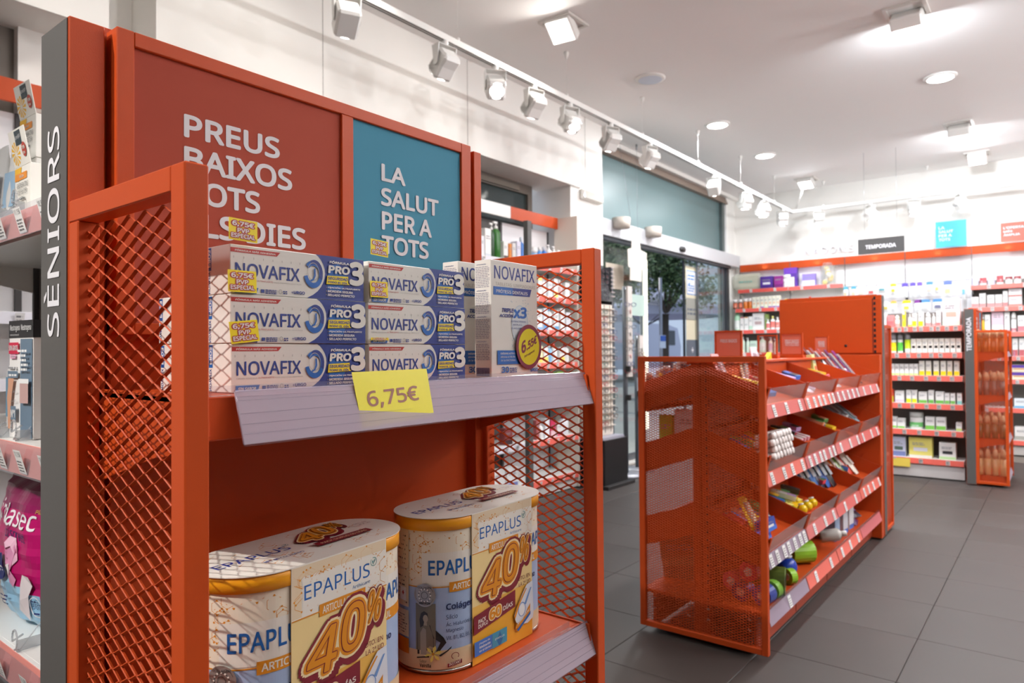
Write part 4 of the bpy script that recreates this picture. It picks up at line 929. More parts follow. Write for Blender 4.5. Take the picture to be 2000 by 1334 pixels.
# clear wire-like dividers at the shelf fronts
def divider(x, y, z, lab):
    t = thing('shelf_divider', lab, 'divider', (x, y, z), R(-90), 'clear shelf dividers'); m = clear('divider plastic', (214, 218, 222), .6)
    MB().box(-.0008, .0008, 0, .13, 0, .018, m).build('divider_blade', t)
    k = MB(); pts = [(.012*math.cos(R(a)), -.002, .020+.016*math.sin(R(a))) for a in range(-90, 200, 24)]; k.path([(0, .004, .002)]+pts+[(0, .01, .026)], .0016, m, 6); k.rod((0, .004, 0), (0, .05, .055), .001, m, 5); k.build('divider_loop', t)
for z, ys in ((1.379, (1.385, 1.485, 1.545)), (.991, (1.385, 1.470)), (.641, (1.378,))):
    for i, y in enumerate(ys): divider(.405, y, z, 'clear plastic divider loop, %s from the sign column on the %s seniors shelf' % (ordw(i), {1.379: 'top', .991: 'middle', .641: 'lower'}[z]))
def pad_bag():
    t = thing('pad_bag', 'crumpled magenta and pale blue bag of pads on the lower seniors shelf', 'bag', (.432, 1.500, .641), R(-88), 'goods on the lower seniors shelf'); w, h = .245, .262; n = 22
    mg = mat('bag magenta', (186, 14, 104), .28); lb_ = mat('bag light blue', (158, 206, 236), .3); dm = mat('bag dark magenta', (140, 12, 84), .28); vs = []
    def S(u, v):   # front skin
        return Vector((-w/2+u, .045-.050*math.sin(math.pi*min(1, max(0, u/w)))**.45*math.sin(math.pi*min(1, max(0, v/h)))**.4+.0022*math.sin(u*90+v*40)+.0016*math.sin(v*170+u*30), v))
    m = MB(); nu = nv = n
    grid = [[S(w*i/nu, h*j/nv) for i in range(nu+1)] for j in range(nv+1)]
    for j in range(nv):
        for i in range(nu):
            u, v = w*(i+.5)/nu, h*(j+.5)/nv; edge = .118-.35*(u-.12); mt = lb_ if v < edge-.02 else dm if v > h*.84 else mg
            m.add([grid[j][i], grid[j][i+1], grid[j+1][i+1], grid[j+1][i]], [(0, 1, 2, 3)], mt, True)
    m.box(-w/2+.01, w/2-.01, .046, .085, .002, h-.03, mg, .012); m.build('bag_film', t)
    p = PR(lambda u, v, d: S(u, v)+Vector((0, -d, 0)), .0004, .0006); wh = pal((240, 236, 240)); nv_ = pal((40, 50, 110)); pk = pal((226, 150, 190)); hr = pal((240, 190, 214)); cr = pal((238, 228, 232))
    p.text('indasec', .040, .190, .200, .226, wh, .01, rise=-.006, res=3); p.text('discreet', .110, .168, .182, .187, nv_, .0, rise=-.006); p.text('Planet', .196, .214, .232, .221, pal((200, 170, 60)), 0)
    p.poly([(.120, .094), (.124, .122), (.126, .150), (.134, .162), (.148, .160), (.156, .146), (.152, .128), (.146, .112), (.158, .096), (.150, .082), (.128, .086)], pk)
    p.poly([(.122, .140), (.122, .158), (.132, .170), (.150, .168), (.162, .152), (.160, .130), (.150, .120), (.152, .142), (.142, .154), (.130, .150)], hr); p.disc(.1295, .1420, .0012, .0012, nv_, 8); p.poly([(.127, .131), (.133, .130), (.131, .1325)], dm); p.poly([(.132, .120), (.142, .124), (.144, .106), (.134, .100)], cr)
    p.poly([(.165, .060), (.170, .088), (.180, .108), (.198, .106), (.202, .090), (.190, .070), (.186, .040), (.176, .022), (.152, .040)], cr); p.disc(.205, .052, .017, .019, wh, 28, r0=.93); p.text('360º', .193, .047, .217, .058, nv_, .0); p.lines(.196, .061, .214, .066, 1, nv_, .6, 0); p.lines(.196, .038, .214, .043, 1, nv_, .6, 0)
    p.disc(.100, .112, .020, .024, nv_, 28); p.text('NEW', .088, .108, .112, .116, wh, .02) if 0 else p.lines(.086, .102, .114, .118, 2, wh, .5, .1); p.text('Normal', .086, .070, .116, .079, nv_, .0); p.lines(.086, .044, .124, .064, 3, nv_, .35, .3)
    p.build('bag_print', t)
pad_bag()
# ================================================================== floor gondola with sloping bins
GC, GX0, GX1 = 1.115, 2.566, 4.655
BAYX = [2.585, 3.085, 3.585, 4.085, 4.60]
def gondola():
    t = thing('floor_gondola', 'long orange floor gondola with sloping bins and a mesh end panel', 'display stand', (GX0, GC, 0))
    L = t.location; f = MB(); b = .0015; y0, y1, T_ = .851, 1.367, .022
    f.box(GX0, GX0+T_, y0, y0+.024, .02, 1.111, ORA, b); f.box(GX0, GX0+T_, y1-.024, y1, .02, 1.111, ORA, b); f.box(GX0, GX0+T_, y0+.024, y1-.024, 1.089, 1.111, ORA, b); f.box(GX0, GX0+T_, y0+.024, y1-.024, .02, .042, ORA, b)
    fo = f.build('end_panel_frame', t, off=L)
    vs, fs = expanded(y1-y0-.05, 1.047, .0215, .0098, .0013, .0032); m = MB(); m.add([(GX0+.011+d, y0+.025+u, .042+v) for u, v, d in vs], fs, ORA); m.build('expanded_mesh', fo, off=L, kind='stuff')
    c = MB(); c.box(2.60, 2.64, 1.083, 1.147, .02, 1.085, ORA, .002)
    for k in range(30): c.box(2.5995, 2.5999, 1.088, 1.093, .1+k*.0325, .112+k*.0325, BLACK)
    c.build('centre_post', t, off=L)
    c = MB(); c.box(2.60, 4.66, 1.111, 1.119, .10, 1.083, ORA); c.box(2.60, 4.66, 1.06, 1.17, 1.078, 1.09, ORA, .002)
    for x in BAYX[1:4]:
        c.box(x-.02, x+.02, 1.083, 1.147, .02, 1.085, ORA, .001)
        for k in range(30): c.box(x+.004, x+.009, 1.0825, 1.083, .1+k*.0325, .112+k*.0325, BLACK)
    c.build('spine', t, off=L)
    g = MB(); g.box(2.59, 4.66, .865, 1.365, .150, .164, ORA, .002); g.box(2.60, 4.66, .905, .915, .018, .150, mat('plinth red brown', (168, 66, 40), .45)); g.box(2.60, 4.66, 1.315, 1.325, .018, .150, ORA)
    g.box(4.60, 4.66, .85, 1.38, .012, 1.10, ORA, .002)
    for x in BAYX[1:4]: g.box(x-.002, x+.002, .9035, .905, .02, .148, mat('seam', (110, 34, 14), .8))
    g.box(2.66, 2.70, .95, 1.28, .0, .03, BLACK); g.box(4.4, 4.44, .95, 1.28, .0, .03, BLACK)
    for y in (.92, 1.08, 1.16, 1.31):
        for z in (.09, .13): g.box(2.588, 2.5895, y, y+.012, z, z+.008, mat('end clip', (210, 200, 196), .5))
    g.build('base', t, off=L)
    zr = {1: .930, 2: .680, 3: .380}
    for lv, z in zr.items():
        # left, far side: plain sloping trays seen through the end
        s = MB(); pr = [(1.147, z+.030), (1.147, z+.148), (1.372, z+.070), (1.372, z-.048)]
        s.prism(pr, 'x', 2.60, 2.603, ORA); s.prism([(1.147, z+.05), (1.147, z+.054), (1.368, z-.022), (1.368, z-.026)], 'x', 2.603, 4.60, ORA); s.prism([(1.366, z-.05), (1.37, z-.05), (1.385, z+.04), (1.381, z+.04)], 'x', 2.60, 4.60, ORA)
        s.build('sloping_shelf', t, off=L)
        for k in range(4):
            x0, x1 = BAYX[k]+.003, BAYX[k+1]-.003; s = MB()
            pr = [(1.083, z+.026), (1.083, z+.145), (.862, z+.066), (.845, z+.060), (.868, z-.02), (.872, z-.052)]
            s.prism(pr, 'x', x0, x0+.003, ORA); s.prism(pr, 'x', x1-.003, x1, ORA)
            s.prism([(1.083, z+.050), (1.083, z+.054), (.868, z-.004), (.868, z-.008)], 'x', x0, x1, ORA); s.box(x0, x1, 1.078, 1.083, z+.04, z+.145, ORA)
            s.prism([(.866, z-.004), (.870, z-.004), (.873, z-.052), (.870, z-.052)], 'x', x0, x1, ORA)
            so = s.build('bin', t, off=L)
            a = MB(); a.prism([(.8635, z+.002), (.8655, z+.002), (.8455, z+.062), (.8435, z+.062)], 'x', x0+.012, x1-.012, clear('bin front acrylic', (226, 216, 214), .86)); a.rod((x0+.012, .8445, z+.062), (x1-.012, .8445, z+.062), .0013, ACRYL, 6); a.build('bin_window', so, off=L)
            e = MB()
            for xx in (x0+.0, x1-.012): e.prism([(.860, z-.002), (.868, z-.002), (.848, z+.066), (.840, z+.066)], 'x', xx, xx+.012, ORA)
            e.build('bin_corner', so, off=L)
            rs = (mat('bin strip pink', (206, 110, 108), .4), mat('bin strip red', (208, 96, 92), .4), mat('bin strip coral', (222, 104, 90), .4), mat('bin strip rose', (190, 96, 100), .4), mat('bin strip lilac', (150, 134, 150), .4))
            sm = rs[4] if (lv == 3 and k == 0) else rs[(lv+k) % 4]
            MB().prism([(.862, z), (.8632, z), (.8492, z-.050), (.848, z-.050)], 'x', x0+.002, x1-.002, sm).build('price_strip', so, off=L)
            nt = [[3, 6, 5, 3], [4, 6, 3, 3], [7, 3, 2, 4]][lv-1][k]; h = Vector(L)
            tk = MB()
            for i in range(nt):
                x = x0+(x1-x0)*(i+.6+random.uniform(-.15, .15))/nt; y_a, y_b = .8614, .8480
                p = PR(plane((x-.017, .8480, z-.048), (1, 0, 0), Vector((0, .0134, .046)).normalized()), .0008, .0006); p.rect(0, 0, .034, .046, TICKET); p.lines(.005, .006, .03, .04, 4, INK, .4, .2)
                p.build('price_ticket', so, off=L)
    # base deck rail
    for k in range(4):
        x0, x1 = BAYX[k]+.003, BAYX[k+1]-.003
        so = MB().prism([(.866, .166), (.874, .166), (.874, .11), (.87, .11)], 'x', x0, x1, ORA).build('deck_lip', t, off=L)
        MB().prism([(.862, .172), (.8632, .172), (.8482, .122), (.847, .122)], 'x', x0+.002, x1-.002, (mat('bin strip lilac', (150, 134, 150), .4), mat('bin strip coral', (222, 104, 90), .4), mat('bin strip coral', (222, 104, 90), .4), mat('bin strip rose', (190, 96, 100), .4))[k]).build('price_strip', so, off=L)
        MB().prism([(.866, .165), (.867, .165), (.863, .185), (.862, .185)], 'x', x0, x1, ACRYL).build('clear_upstand', so, off=L)
        for i in range((1, 2, 3, 0)[k]):
            x = x0+(x1-x0)*(i+.5)/(1, 2, 3, 1)[k]; p = PR(plane((x-.017, .8472, .124), (1, 0, 0), Vector((0, .0134, .046)).normalized()), .0008, .0006); p.rect(0, 0, .034, .046, TICKET); p.lines(.005, .006, .03, .04, 4, INK, .4, .2); p.build('price_ticket', so, off=L)
gondola()
# small frames standing on top
def top_sign(X, y0, y1, z0, z1, txt, label, pane=True):
    t = thing('small_sign', label, 'sign', (X, (y0+y1)/2, 1.09), group='small orange frames on top of the gondola'); L = t.location; f = MB(); w = .007
    for a in ((y0, y0+w, z0, z1), (y1-w, y1, z0, z1), (y0+w, y1-w, z1-w, z1), (y0+w, y1-w, z0, z0+w)): f.box(X, X+.012, *a, ORA)
    f.box(X-.012, X+.03, y0-.004, y1+.004, 1.09, z0, ORA, .001) if z0 > 1.09 else None
    f.build('frame', t, off=L)
    if pane:
        MB().box(X+.003, X+.006, y0+w, y1-w, z0+w, z1-w, mat('coral sign print', (214, 112, 88), .5)).build('sign_sheet', t, off=L)
        p = PR(None, .0004, .0003); p.mp = lambda u, v, d: Vector((X+.003-d, y1-u, v)); zc = (z0+z1)/2
        for k, s in enumerate(txt): p.text(s, .024, zc+.006-k*.016, (y1-y0)-.020, zc+.024-k*.016 if len(txt) > 1 else zc+.020, SIGNW, .02)
        p.build('sign_lettering', t, off=L)
    else:
        m = MB(); vs, fs = expanded(y1-y0-.014, z1-z0-.014, .0315/2, .0138/2, .0006, .002); m.add([(X+.006+d, y0+w+u, z0+w+v) for u, v, d in vs], fs, ORA); m.build('expanded_mesh', t, off=L, kind='stuff')
top_sign(2.78, 1.012, 1.126, 1.104, 1.214, ['PREUS BAIXOS'], 'coral framed price sign on the gondola top, nearest the mesh end')
top_sign(3.88, 1.085, 1.20, 1.104, 1.224, ['PREUS BAIXOS', 'TOTS ELS DIES'], 'coral framed price sign halfway along the gondola top')
top_sign(4.36, 1.075, 1.155, 1.104, 1.214, ['PREUS BAIXOS', 'TOTS ELS DIES'], 'coral framed price sign on the gondola top close to the tall orange back')
top_sign(3.60, 1.13, 1.23, 1.104, 1.210, [], 'empty orange frame with mesh on the gondola top', False)
def wedge(x, y, z):
    t = thing('yellow_wedge', 'small yellow pointed toy lying on the gondola top', 'toy', (x, y, z)); MB().prism([(-.03, 0), (.03, 0), (.026, .032)], 'y', -.01, .01, pal((246, 204, 20))).build('wedge_body', t)
wedge(3.36, 1.10, 1.0905)

# loose goods for the bins ------------------------------------------------
def G_box(w, h, d, c1, c2, c3=None): return P_carton(w, h, d, c1, c2, .35, False, c3)
def G_stick(w, h, c1, c2):
    def fn():
        t = thing('brush_pack', '', 'pack'); MB().box(-w/2, w/2, 0, .004, 0, h, pal(c1, .3), .001).build('card', t)
        b = MB(); b.box(-w*.3, w*.3, -.012, 0, h*.1, h*.85, clear('blister', (236, 236, 240), .7), .004); bo = b.build('blister', t)
        k = MB(); k.rod((0, -.006, h*.14), (0, -.006, h*.62), .004, pal(c2, .3), 8); k.box(-.006, .006, -.011, -.003, h*.62, h*.8, pal(c2, .3), .002); k.build('brush', t); return t
    return proto(('stick', w, h, c1, c2), fn)
def G_roll(r, h, c1, c2, core=(236, 226, 220)):
    def fn():
        t = thing('roll', '', 'roll'); MB().lathe([(r*.45, 0), (r, 0), (r, h), (r*.45, h), (r*.45, 0)], pal(c1, .3), n=20, smooth=False).build('roll_body', t)
        MB().lathe([(r*.32, -.001), (r*.45, -.001), (r*.45, h+.001), (r*.32, h+.001), (r*.32, -.001)], pal(core), n=16, smooth=False).build('roll_core', t); return t
    return proto(('roll', r, h, c1, c2), fn)
def G_ball(r, c1):
    def fn():
        t = thing('round_pot', '', 'pot'); MB().ball((0, 0, r), r, pal(c1, .25), 12).build('pot_body', t); MB().lathe([(r*.5, 0), (r*.55, .006), (.001, .006)], pal((240, 240, 240)), (0, 0, r*1.9), 14).build('cap', t); return t
    return proto(('ball', r, c1), fn)
def G_bag(w, h, c1, c2):
    def fn():
        t = thing('film_bag', '', 'bag'); n = 8; vs = []; fs = []
        for sgn in (-1, 1):
            b = len(vs)
            for j in range(n+1):
                for i in range(n+1):
                    u, v = i/n, j/n; vs.append((-w/2+u*w, .012+sgn*.014*math.sin(math.pi*u)**.7*math.sin(math.pi*v)**.5+.002*math.sin(9*u+7*v), v*h))
            for j in range(n):
                for i in range(n): a = b+j*(n+1)+i; q = (a, a+1, a+n+2, a+n+1); fs.append(q if sgn < 0 else q[::-1])
        MB().add(vs, fs, pal(c1, .22), True).build('bag_film', t)
        k = MB(); k.add([(-w*.32, -.0045, h*.3), (w*.32, -.0045, h*.3), (w*.32, -.0045, h*.62), (-w*.32, -.0045, h*.62)], [(0, 1, 2, 3)], pal(c2)); k.build('label', t); return t
    return proto(('bag', w, h, c1, c2), fn)
SL = math.atan2(.054, .215)
LV = {1: .930, 2: .680, 3: .380}
BN = {1: 'top', 2: 'second', 3: 'third'}
WN = ['nearest the mesh end', 'second from the mesh end', 'third from the mesh end', 'beside the tall orange back']
def binput(o, lv, bay, fx, fy, up, desc, tilt=None, yaw=0, flat=False):
    """fx, fy: 0..1 along and up the bin; flat: lying back on the sloping floor"""
    x = BAYX[bay]+.03+fx*.44; y = .885+fy*.185; z = LV[lv]+.004+(y-.868)/.215*.054+up
    rot = (R(tilt if tilt is not None else -14), 0, R(yaw)) if not flat else (R(-75+0), 0, R(yaw))
    side = ''
    put(o, x, y, z, 0, desc, 'in bin %s, %s row' % (['one', 'two', 'three', 'four'][bay], BN[lv]), fx+fy*.01, rot)
rr = random.uniform
# top row
for i in range(3): binput(G_box(.10, .13, .03, (60, 120, 200), (30, 70, 160), (240, 240, 240)), 1, 0, .12+i*.25, .10+.07*i, .004+i*.004, 'blue comb box', yaw=rr(-10, 10), flat=True)
binput(G_box(.14, .05, .03, (206, 70, 50), (160, 40, 30)), 1, 0, .75, .30, .004, 'red low box', yaw=8, flat=True)
binput(G_stick(.075, .16, (236, 176, 176), (200, 70, 80)), 1, 0, .10, .72, .0, 'pink card pack', tilt=-22)
binput(G_stick(.075, .17, (240, 224, 196), (200, 150, 90)), 1, 0, .80, .92, .0, 'beige card pack standing', tilt=-12)
binput(G_stick(.085, .17, (232, 214, 220), (200, 120, 150)), 1, 1, .05, .92, .0, 'pale pink card pack standing', tilt=-12)
for i in range(5): binput(G_bag(.08, .13, (226, 206, 222), (240, 236, 240)) if i % 2 else G_box(.07, .12, .03, (236, 228, 236), (206, 150, 190)), 1, 1, .12+i*.18, .08+.1*(i % 3), .004, 'lilac soft pack' if i % 2 else 'white and lilac small box', yaw=rr(-15, 15), flat=True)
for i in range(4): binput(P_bottle(.021, .048, (226, 60, 70), (232, 84, 92), None, 'jar'), 1, 2, .18+i*.19, .55-.05*i, .0, 'shiny red lidded pot')
for i in range(3): binput(G_bag(.09, .12, (196, 200, 206), (120, 160, 210)), 1, 2, .2+i*.28, .12, .004, 'clear grey soft pack', yaw=rr(-15, 15), flat=True)
binput(G_box(.055, .13, .03, (206, 214, 150), (230, 232, 200), (220, 90, 60)), 1, 2, .95, .90, 0, 'pale green slim box standing', tilt=-10)
for i, c in enumerate([(96, 40, 44), (126, 60, 60), (150, 64, 66), (96, 34, 92), (120, 44, 120)]): binput(G_stick(.05, .21, c, (60, 30, 40)), 1, 3, .08+i*.15, .80-.13*i, .01, ['dark brown', 'brown', 'reddish brown', 'dark purple', 'purple'][i]+' long card pack leaning back', tilt=-38)
binput(G_bag(.12, .12, (90, 84, 92), (140, 130, 140)), 1, 3, .7, .1, .004, 'dark grey soft pack', flat=True)
# second row
k = 0
for j in range(4):
    for i in range(7-j % 2):
        o = P_bottle(.0145, .075, (228, 214, 208), (236, 226, 222), (214, 130, 110), 'pill', False, (.02, .10)); k += 1
        x = BAYX[0]+.045+(i+.5*(j % 2))*.036; y = .905+j*.002; z = LV[2]+.03+j*.025+.0
        put(o, x, y, z, 0, 'white rolled tube showing its round end', 'in bin one, second row', j*10+i, (R(78), 0, R(rr(-4, 4))))
for i in range(3): binput(G_bag(.09, .15, (52, 50, 110), (90, 90, 150)), 2, 0, .62+i*.14, .60, .03, 'dark violet film bag', flat=True, yaw=rr(-15, 15))
for i in range(4): binput(G_stick(.04, .19, (44, 36, 32), (214, 188, 150)), 2, 1, .15+i*.16, .50, .012, 'dark brush with a beige handle', flat=True, yaw=rr(-12, 12))
for i in range(3): binput(G_box(.035, .17, .02, (226, 176, 190), (236, 226, 220)), 2, 1, .6+i*.13, .35, .015, 'pink slim carton lying', flat=True, yaw=rr(-8, 8))
for i in range(6): binput(G_box(.055, .15, .026, (238, 206, 40), (220, 176, 20), (240, 240, 220)), 2, 2, .10+i*.14, .30+.06*(i % 2), .004+.012*(i % 2), 'bright yellow carton lying', flat=True, yaw=rr(-6, 6))
for i in range(5): binput(G_stick(.05, .20, (214, 222, 226) if i % 2 else (120, 176, 190), (60, 70, 80)), 2, 3, .1+i*.18, .5-.05*i, .008, 'white long pack leaning' if i % 2 else 'teal long pack leaning', tilt=-52)
# third row
binput(G_stick(.055, .155, (244, 210, 30), (200, 150, 60)), 3, 0, .30, .30, .01, 'yellow hanging card leaning out', tilt=-30, yaw=-14)
for i in range(2): binput(G_box(.13, .05, .03, (28, 60, 150), (60, 110, 200), (230, 230, 230)), 3, 0, .20+.14*i, .08, .004+.03*i, 'royal blue toothpaste box', yaw=rr(-6, 6))
for i in range(5): binput(G_stick(.03, .17, (226, 226, 226), (190, 30, 40)), 3, 0, .45+i*.11, .45+.05*(i % 3), .012, 'white and red brush pack lying', flat=True, yaw=rr(-30, 10))
for i in range(5): binput(G_bag(.075, .14, ((236, 186, 30), (240, 206, 40), (150, 190, 70))[i % 3], (240, 226, 120)), 3, 1, .10+i*.14, .25+.08*(i % 2), .012, ('orange yellow', 'lemon yellow', 'leaf green')[i % 3]+' film bag', flat=True, yaw=rr(-20, 20))
for i in range(3): binput(G_ball(.022, (246, 206, 20)), 3, 1, .25+i*.18, .12, .012, 'glossy yellow pot')
for i in range(3): binput(G_stick(.05, .18, (120, 176, 90), (60, 140, 60)), 3, 1, .60+i*.13, .70, .01, 'green card pack lying', flat=True, yaw=rr(-20, 5))
for i in range(7): binput(G_bag(.07, .20, ((28, 34, 60), (36, 90, 170), (30, 30, 36), (60, 120, 200))[i % 4], (200, 210, 220)), 3, 2, .06+i*.13, .75-.07*i, .01, ('navy', 'mid blue', 'black', 'bright blue')[i % 4]+' upright film bag', tilt=-32)
for i in range(6): binput(G_bag(.065, .19, ((206, 60, 40), (232, 226, 210), (226, 120, 40), (120, 150, 60))[i % 4], (240, 236, 226)), 3, 3, .06+i*.15, .75-.09*i, .01, ('red', 'cream', 'orange', 'olive green')[i % 4]+' upright film bag', tilt=-40)
# further small articles that fill the bins up
CN = [((236, 234, 230), 'white'), ((206, 60, 70), 'crimson'), ((60, 110, 190), 'cobalt'), ((240, 200, 60), 'mustard'), ((190, 160, 210), 'mauve'), ((90, 150, 90), 'moss green'), ((60, 52, 50), 'sooty'), ((226, 150, 120), 'salmon')]
for lv in (1, 2, 3):
    for bay in range(4):
        for i in range(6):
            c, n = CN[(i*3+bay+lv*2) % 8]; c2 = CN[(i+bay) % 8][0]
            binput(G_box(.045, .12, .022, c, c2) if i % 2 else G_bag(.07, .13, c, c2), lv, bay, .10+i*.155, .50+.06*(i % 3), .030+.012*(i % 2), n+(' narrow carton' if i % 2 else ' film pouch')+' near the back', flat=True, yaw=rr(-22, 22))
# base deck
def deck(o, x, y, z, rot, desc): put(o, x, y, z, 0, desc, 'in the gondola base deck', x, rot)
deck(G_roll(.055, .12, (84, 96, 40), None, (60, 60, 40)), 2.80, .985, .221, (R(90), 0, R(14)), 'dark olive roll lying')
deck(G_roll(.032, .03, (150, 200, 50), None), 2.97, .905, .197, (R(90), 0, R(60)), 'thin lime green roll')
deck(G_ball(.045, (28, 64, 176)), 3.06, .935, .166, (0, 0, 0), 'round royal blue pot')
deck(G_roll(.050, .11, (150, 204, 50), None, (130, 190, 60)), 3.26, .985, .216, (R(90), 0, R(50)), 'big lime green roll')
for i, (x, y, z, c, n) in enumerate([(2.655, .985, .205, (24, 40, 110), 'navy blue tape roll'), (2.66, .905, .203, (40, 60, 140), 'blue tape roll by the deck front'), (2.66, .955, .285, (206, 40, 80), 'raspberry pink tape roll on top'), (2.68, 1.03, .230, (200, 60, 90), 'pink tape roll by the post'), (2.74, .90, .204, (120, 170, 60), 'green tape roll')]):
    deck(G_roll(.037, .055, c, None, (224, 200, 196)), x, y, z, (R(90), 0, R(84)), n)
for i in range(3): deck(G_bag(.12, .14, ((150, 40, 40), (60, 50, 60), (90, 60, 50))[i], (190, 90, 90)), 3.32+i*.12, 1.0, .175, (R(-65), 0, R(rr(-20, 20))), ('dark red soft pack', 'charcoal soft pack', 'brown soft pack')[i])
deck(P_bottle(.030, .12, (190, 186, 180), (214, 210, 206), None, 'screw'), 3.60, .93, .195, (R(78), 0, R(20)), 'silver bottle lying')
for i, (x, c) in enumerate([(3.80, (150, 170, 200)), (3.97, (214, 214, 222)), (4.10, (222, 222, 226))]): deck(P_carton(.075, .215, .075, c, (60, 110, 190), .12), x, .905, .1645, (0, 0, R(-4)), ('tall pale blue carton', 'tall white carton with a blue foot, first', 'tall white carton with a blue foot, second')[i])
for i in range(4): deck(G_bag(.13, .12, ((70, 40, 90), (40, 40, 60), (90, 60, 110), (60, 80, 120))[i], (150, 110, 170)), 4.25+i*.08, .90+.025*i, .175+.012*i, (R(-60), 0, R(rr(-20, 20))), ('plum purple soft pack', 'dark navy soft pack', 'violet soft pack', 'slate blue soft pack')[i])
# far side, seen through the mesh end
def far(o, x, y, z, rot, desc): put(o, x, y, z, 0, desc, 'in the street side of the gondola', x, rot)
for i in range(7): far(P_bottle(.016, .07, ((50, 50, 60), (226, 226, 230), (206, 120, 90), (70, 80, 110), (236, 190, 60), (230, 230, 226), (60, 44, 40))[i], (230, 230, 230), None, 'pill'), 2.66+.02*(i % 3), 1.19+.026*i, 1.03-.0095*i, (0, 0, 0), ('charcoal', 'white', 'coral', 'slate', 'amber', 'ivory', 'dark brown')[i]+' small pot on the upper tray')
far(P_carton(.15, .155, .03, (240, 240, 244), (238, 238, 250), .3), 2.70, 1.195, .735, (0, 0, R(-90)), 'big white carton on the middle tray')
far(P_carton(.06, .15, .03, (140, 200, 40), (190, 220, 120), .3), 2.69, 1.305, .715, (0, 0, R(-90)), 'lime green carton on the middle tray')
far(P_carton(.20, .20, .02, (150, 112, 80), (120, 84, 60), .3), 2.78, 1.255, .165, (R(0), R(-8), R(-78)), 'leaning brown cardboard carton on the deck')
# ================================================================== back wall shelving (faces -x), front at x = 9.0
WB = mat('shelf back white', (232, 230, 232), .6); GB = mat('shelf back grey', (122, 116, 112), .7); BAYW = .648; YB0 = 3.358
HD = (2.17, 2.262, ORA)
def bayY(k): return YB0-BAYW*k
def upper_back(k, z0, m, z1=2.17):
    pass
nm = ['by the door corner', 'second from the door corner', 'middle', 'behind the low shelving', 'behind the TEMPORADA column', 'beyond the TEMPORADA column', 'furthest from the door']
BW = []
for k in range(7):
    if k < 2: zs = [(1.930, 2, .20), (1.672, 3), (1.392, 4), (1.10, 3), (.82, 2), (.52, 2), (.17, 2)]
    elif k < 4: zs = [(1.30, 5), (1.044, 4), (.80, 3), (.50, 2), (.16, 2)]
    else: zs = [(1.812, 2), (1.572, 5), (1.302, 3), (1.046, 4), (.802, 4), (.50, 3), (.163, 2)]
    b = shelf_run('wall_shelving', 'back wall shelving bay with orange header, '+nm[k], 'shelving', (9.0, bayY(k), 0), R(-90), BAYW, zs, depth=.30, back=1.66 if k < 2 else 1.90, hood=HD,
                  strip=(mat('rail strip red', (214, 84, 74), .4) if k < 2 else SALMON), nt=3, backc=GB if k not in (2, 3) else WB)
    if k in (0, 1): MB().box(0, BAYW, .295, .31, 1.66, 2.26, WB).build('upper_panel', b)
    else: MB().box(0, BAYW, .295, .31, 1.88, 2.26, WB).build('upper_panel', b)
    q = MB(); q.box(-.003, .003, .185, .2, 1.6, 2.26, mat('slot strip', (92, 88, 88), .6))
    q.build('slot_strip', b); BW.append(b)
def row(plane_x, z, items, where, rz=-90, base=None, depth=.04):
    """items: (px left, px right, builder(w), description); stands each article on the shelf"""
    for it in items:
        a, b_, fn, desc = it[:4]; dx = it[4] if len(it) > 4 else 0
        X = plane_x+depth+dx; ya, yb = Yx(a, X), Yx(b_, X); w = abs(ya-yb)*.96
        o = fn(round(w, 4)); put(o, X, (ya+yb)/2, z+.0008, R(rz), desc, where, (a+b_)/2)
C = lambda h, c1, c2=None, f=.25, top=False, c3=None, d=.06: (lambda w: P_carton(w, h, min(d, .2), c1, c2, f, top, c3))
def Bt(h, c, cap, label=None, kind='screw', see=False, f=(.15, .6)): return lambda w: P_bottle(w/2, h, c, cap, label, kind, see, f)
WH = (240, 238, 236); PK = (226, 150, 150)
PUR, LIL, MAG = (84, 44, 150), (150, 130, 214), (150, 44, 140)
def jar_glass(w):
    h = .33; t = thing('glass_jar', '', 'jar'); g = clear('jar glass', (226, 230, 226), .8); r = w/2
    MB().lathe([(r*.9, 0), (r, .01), (r, h*.70), (r*.75, h*.76)], g, (0, r, 0), 22).build('jar_body', t); MB().lathe([(r*.78, h*.75), (r*.78, h*.82), (r*.2, h*.86), (r*.16, h*.97), (.001, h)], g, (0, r, 0), 18).build('lid', t)
    k = MB(); cs = [pal((236, 200, 110)), pal((240, 236, 226)), pal((244, 214, 150))]
    for i in range(9): k.ball((rr(-.4, .4)*r, r+rr(-.4, .4)*r, .03+h*.62*i/9), r*.38, cs[i % 3], 8)
    k.build('sponges', t, kind='stuff'); return t
def clear_bag(w):
    t = thing('clear_bag', '', 'bag'); MB().box(-w/2, w/2, 0, .12, 0, .21, clear('bag clear', (224, 226, 214), .55), .035).build('bag_film', t)
    MB().box(-w*.30, w*.36, .02, .10, .004, .20, pal((222, 214, 184)), .02).build('pouch', t)
    p = PR(plane((-w*.30, -.001, 0), (1, 0, 0), (0, 0, 1)), .0008, .0006); p.lines(.02, .09, w*.55, .12, 1, pal((130, 170, 160)), .8, .1); p.build('label', t); return t
row(9.10, 1.930, [(1430, 1488, clear_bag, 'puffy clear bag with a cream pouch inside'), (1486, 1511, C(.155, PUR, (60, 30, 120), .2, c3=(236, 232, 240), d=.09), 'dark violet carton with white circles'), (1513, 1531, C(.15, MAG, (120, 30, 116), .3, d=.07), 'magenta carton'),
    (1532, 1559, C(.245, PUR, (110, 60, 180), .3, True, d=.07), 'tall purple carton', .03), (1529, 1545, Bt(.16, WH, (240, 240, 240), None, 'jar'), 'round white pot'), (1541, 1552, C(.12, (238, 226, 214), None, d=.04), 'cream small carton', -.03),
    (1568, 1594, C(.15, LIL, (220, 214, 244), .45, d=.07), 'lilac carton with a handle'), (1601, 1631, jar_glass, 'glass jar of sponges with a knobbed lid')], 'top shelf by the door corner wall')
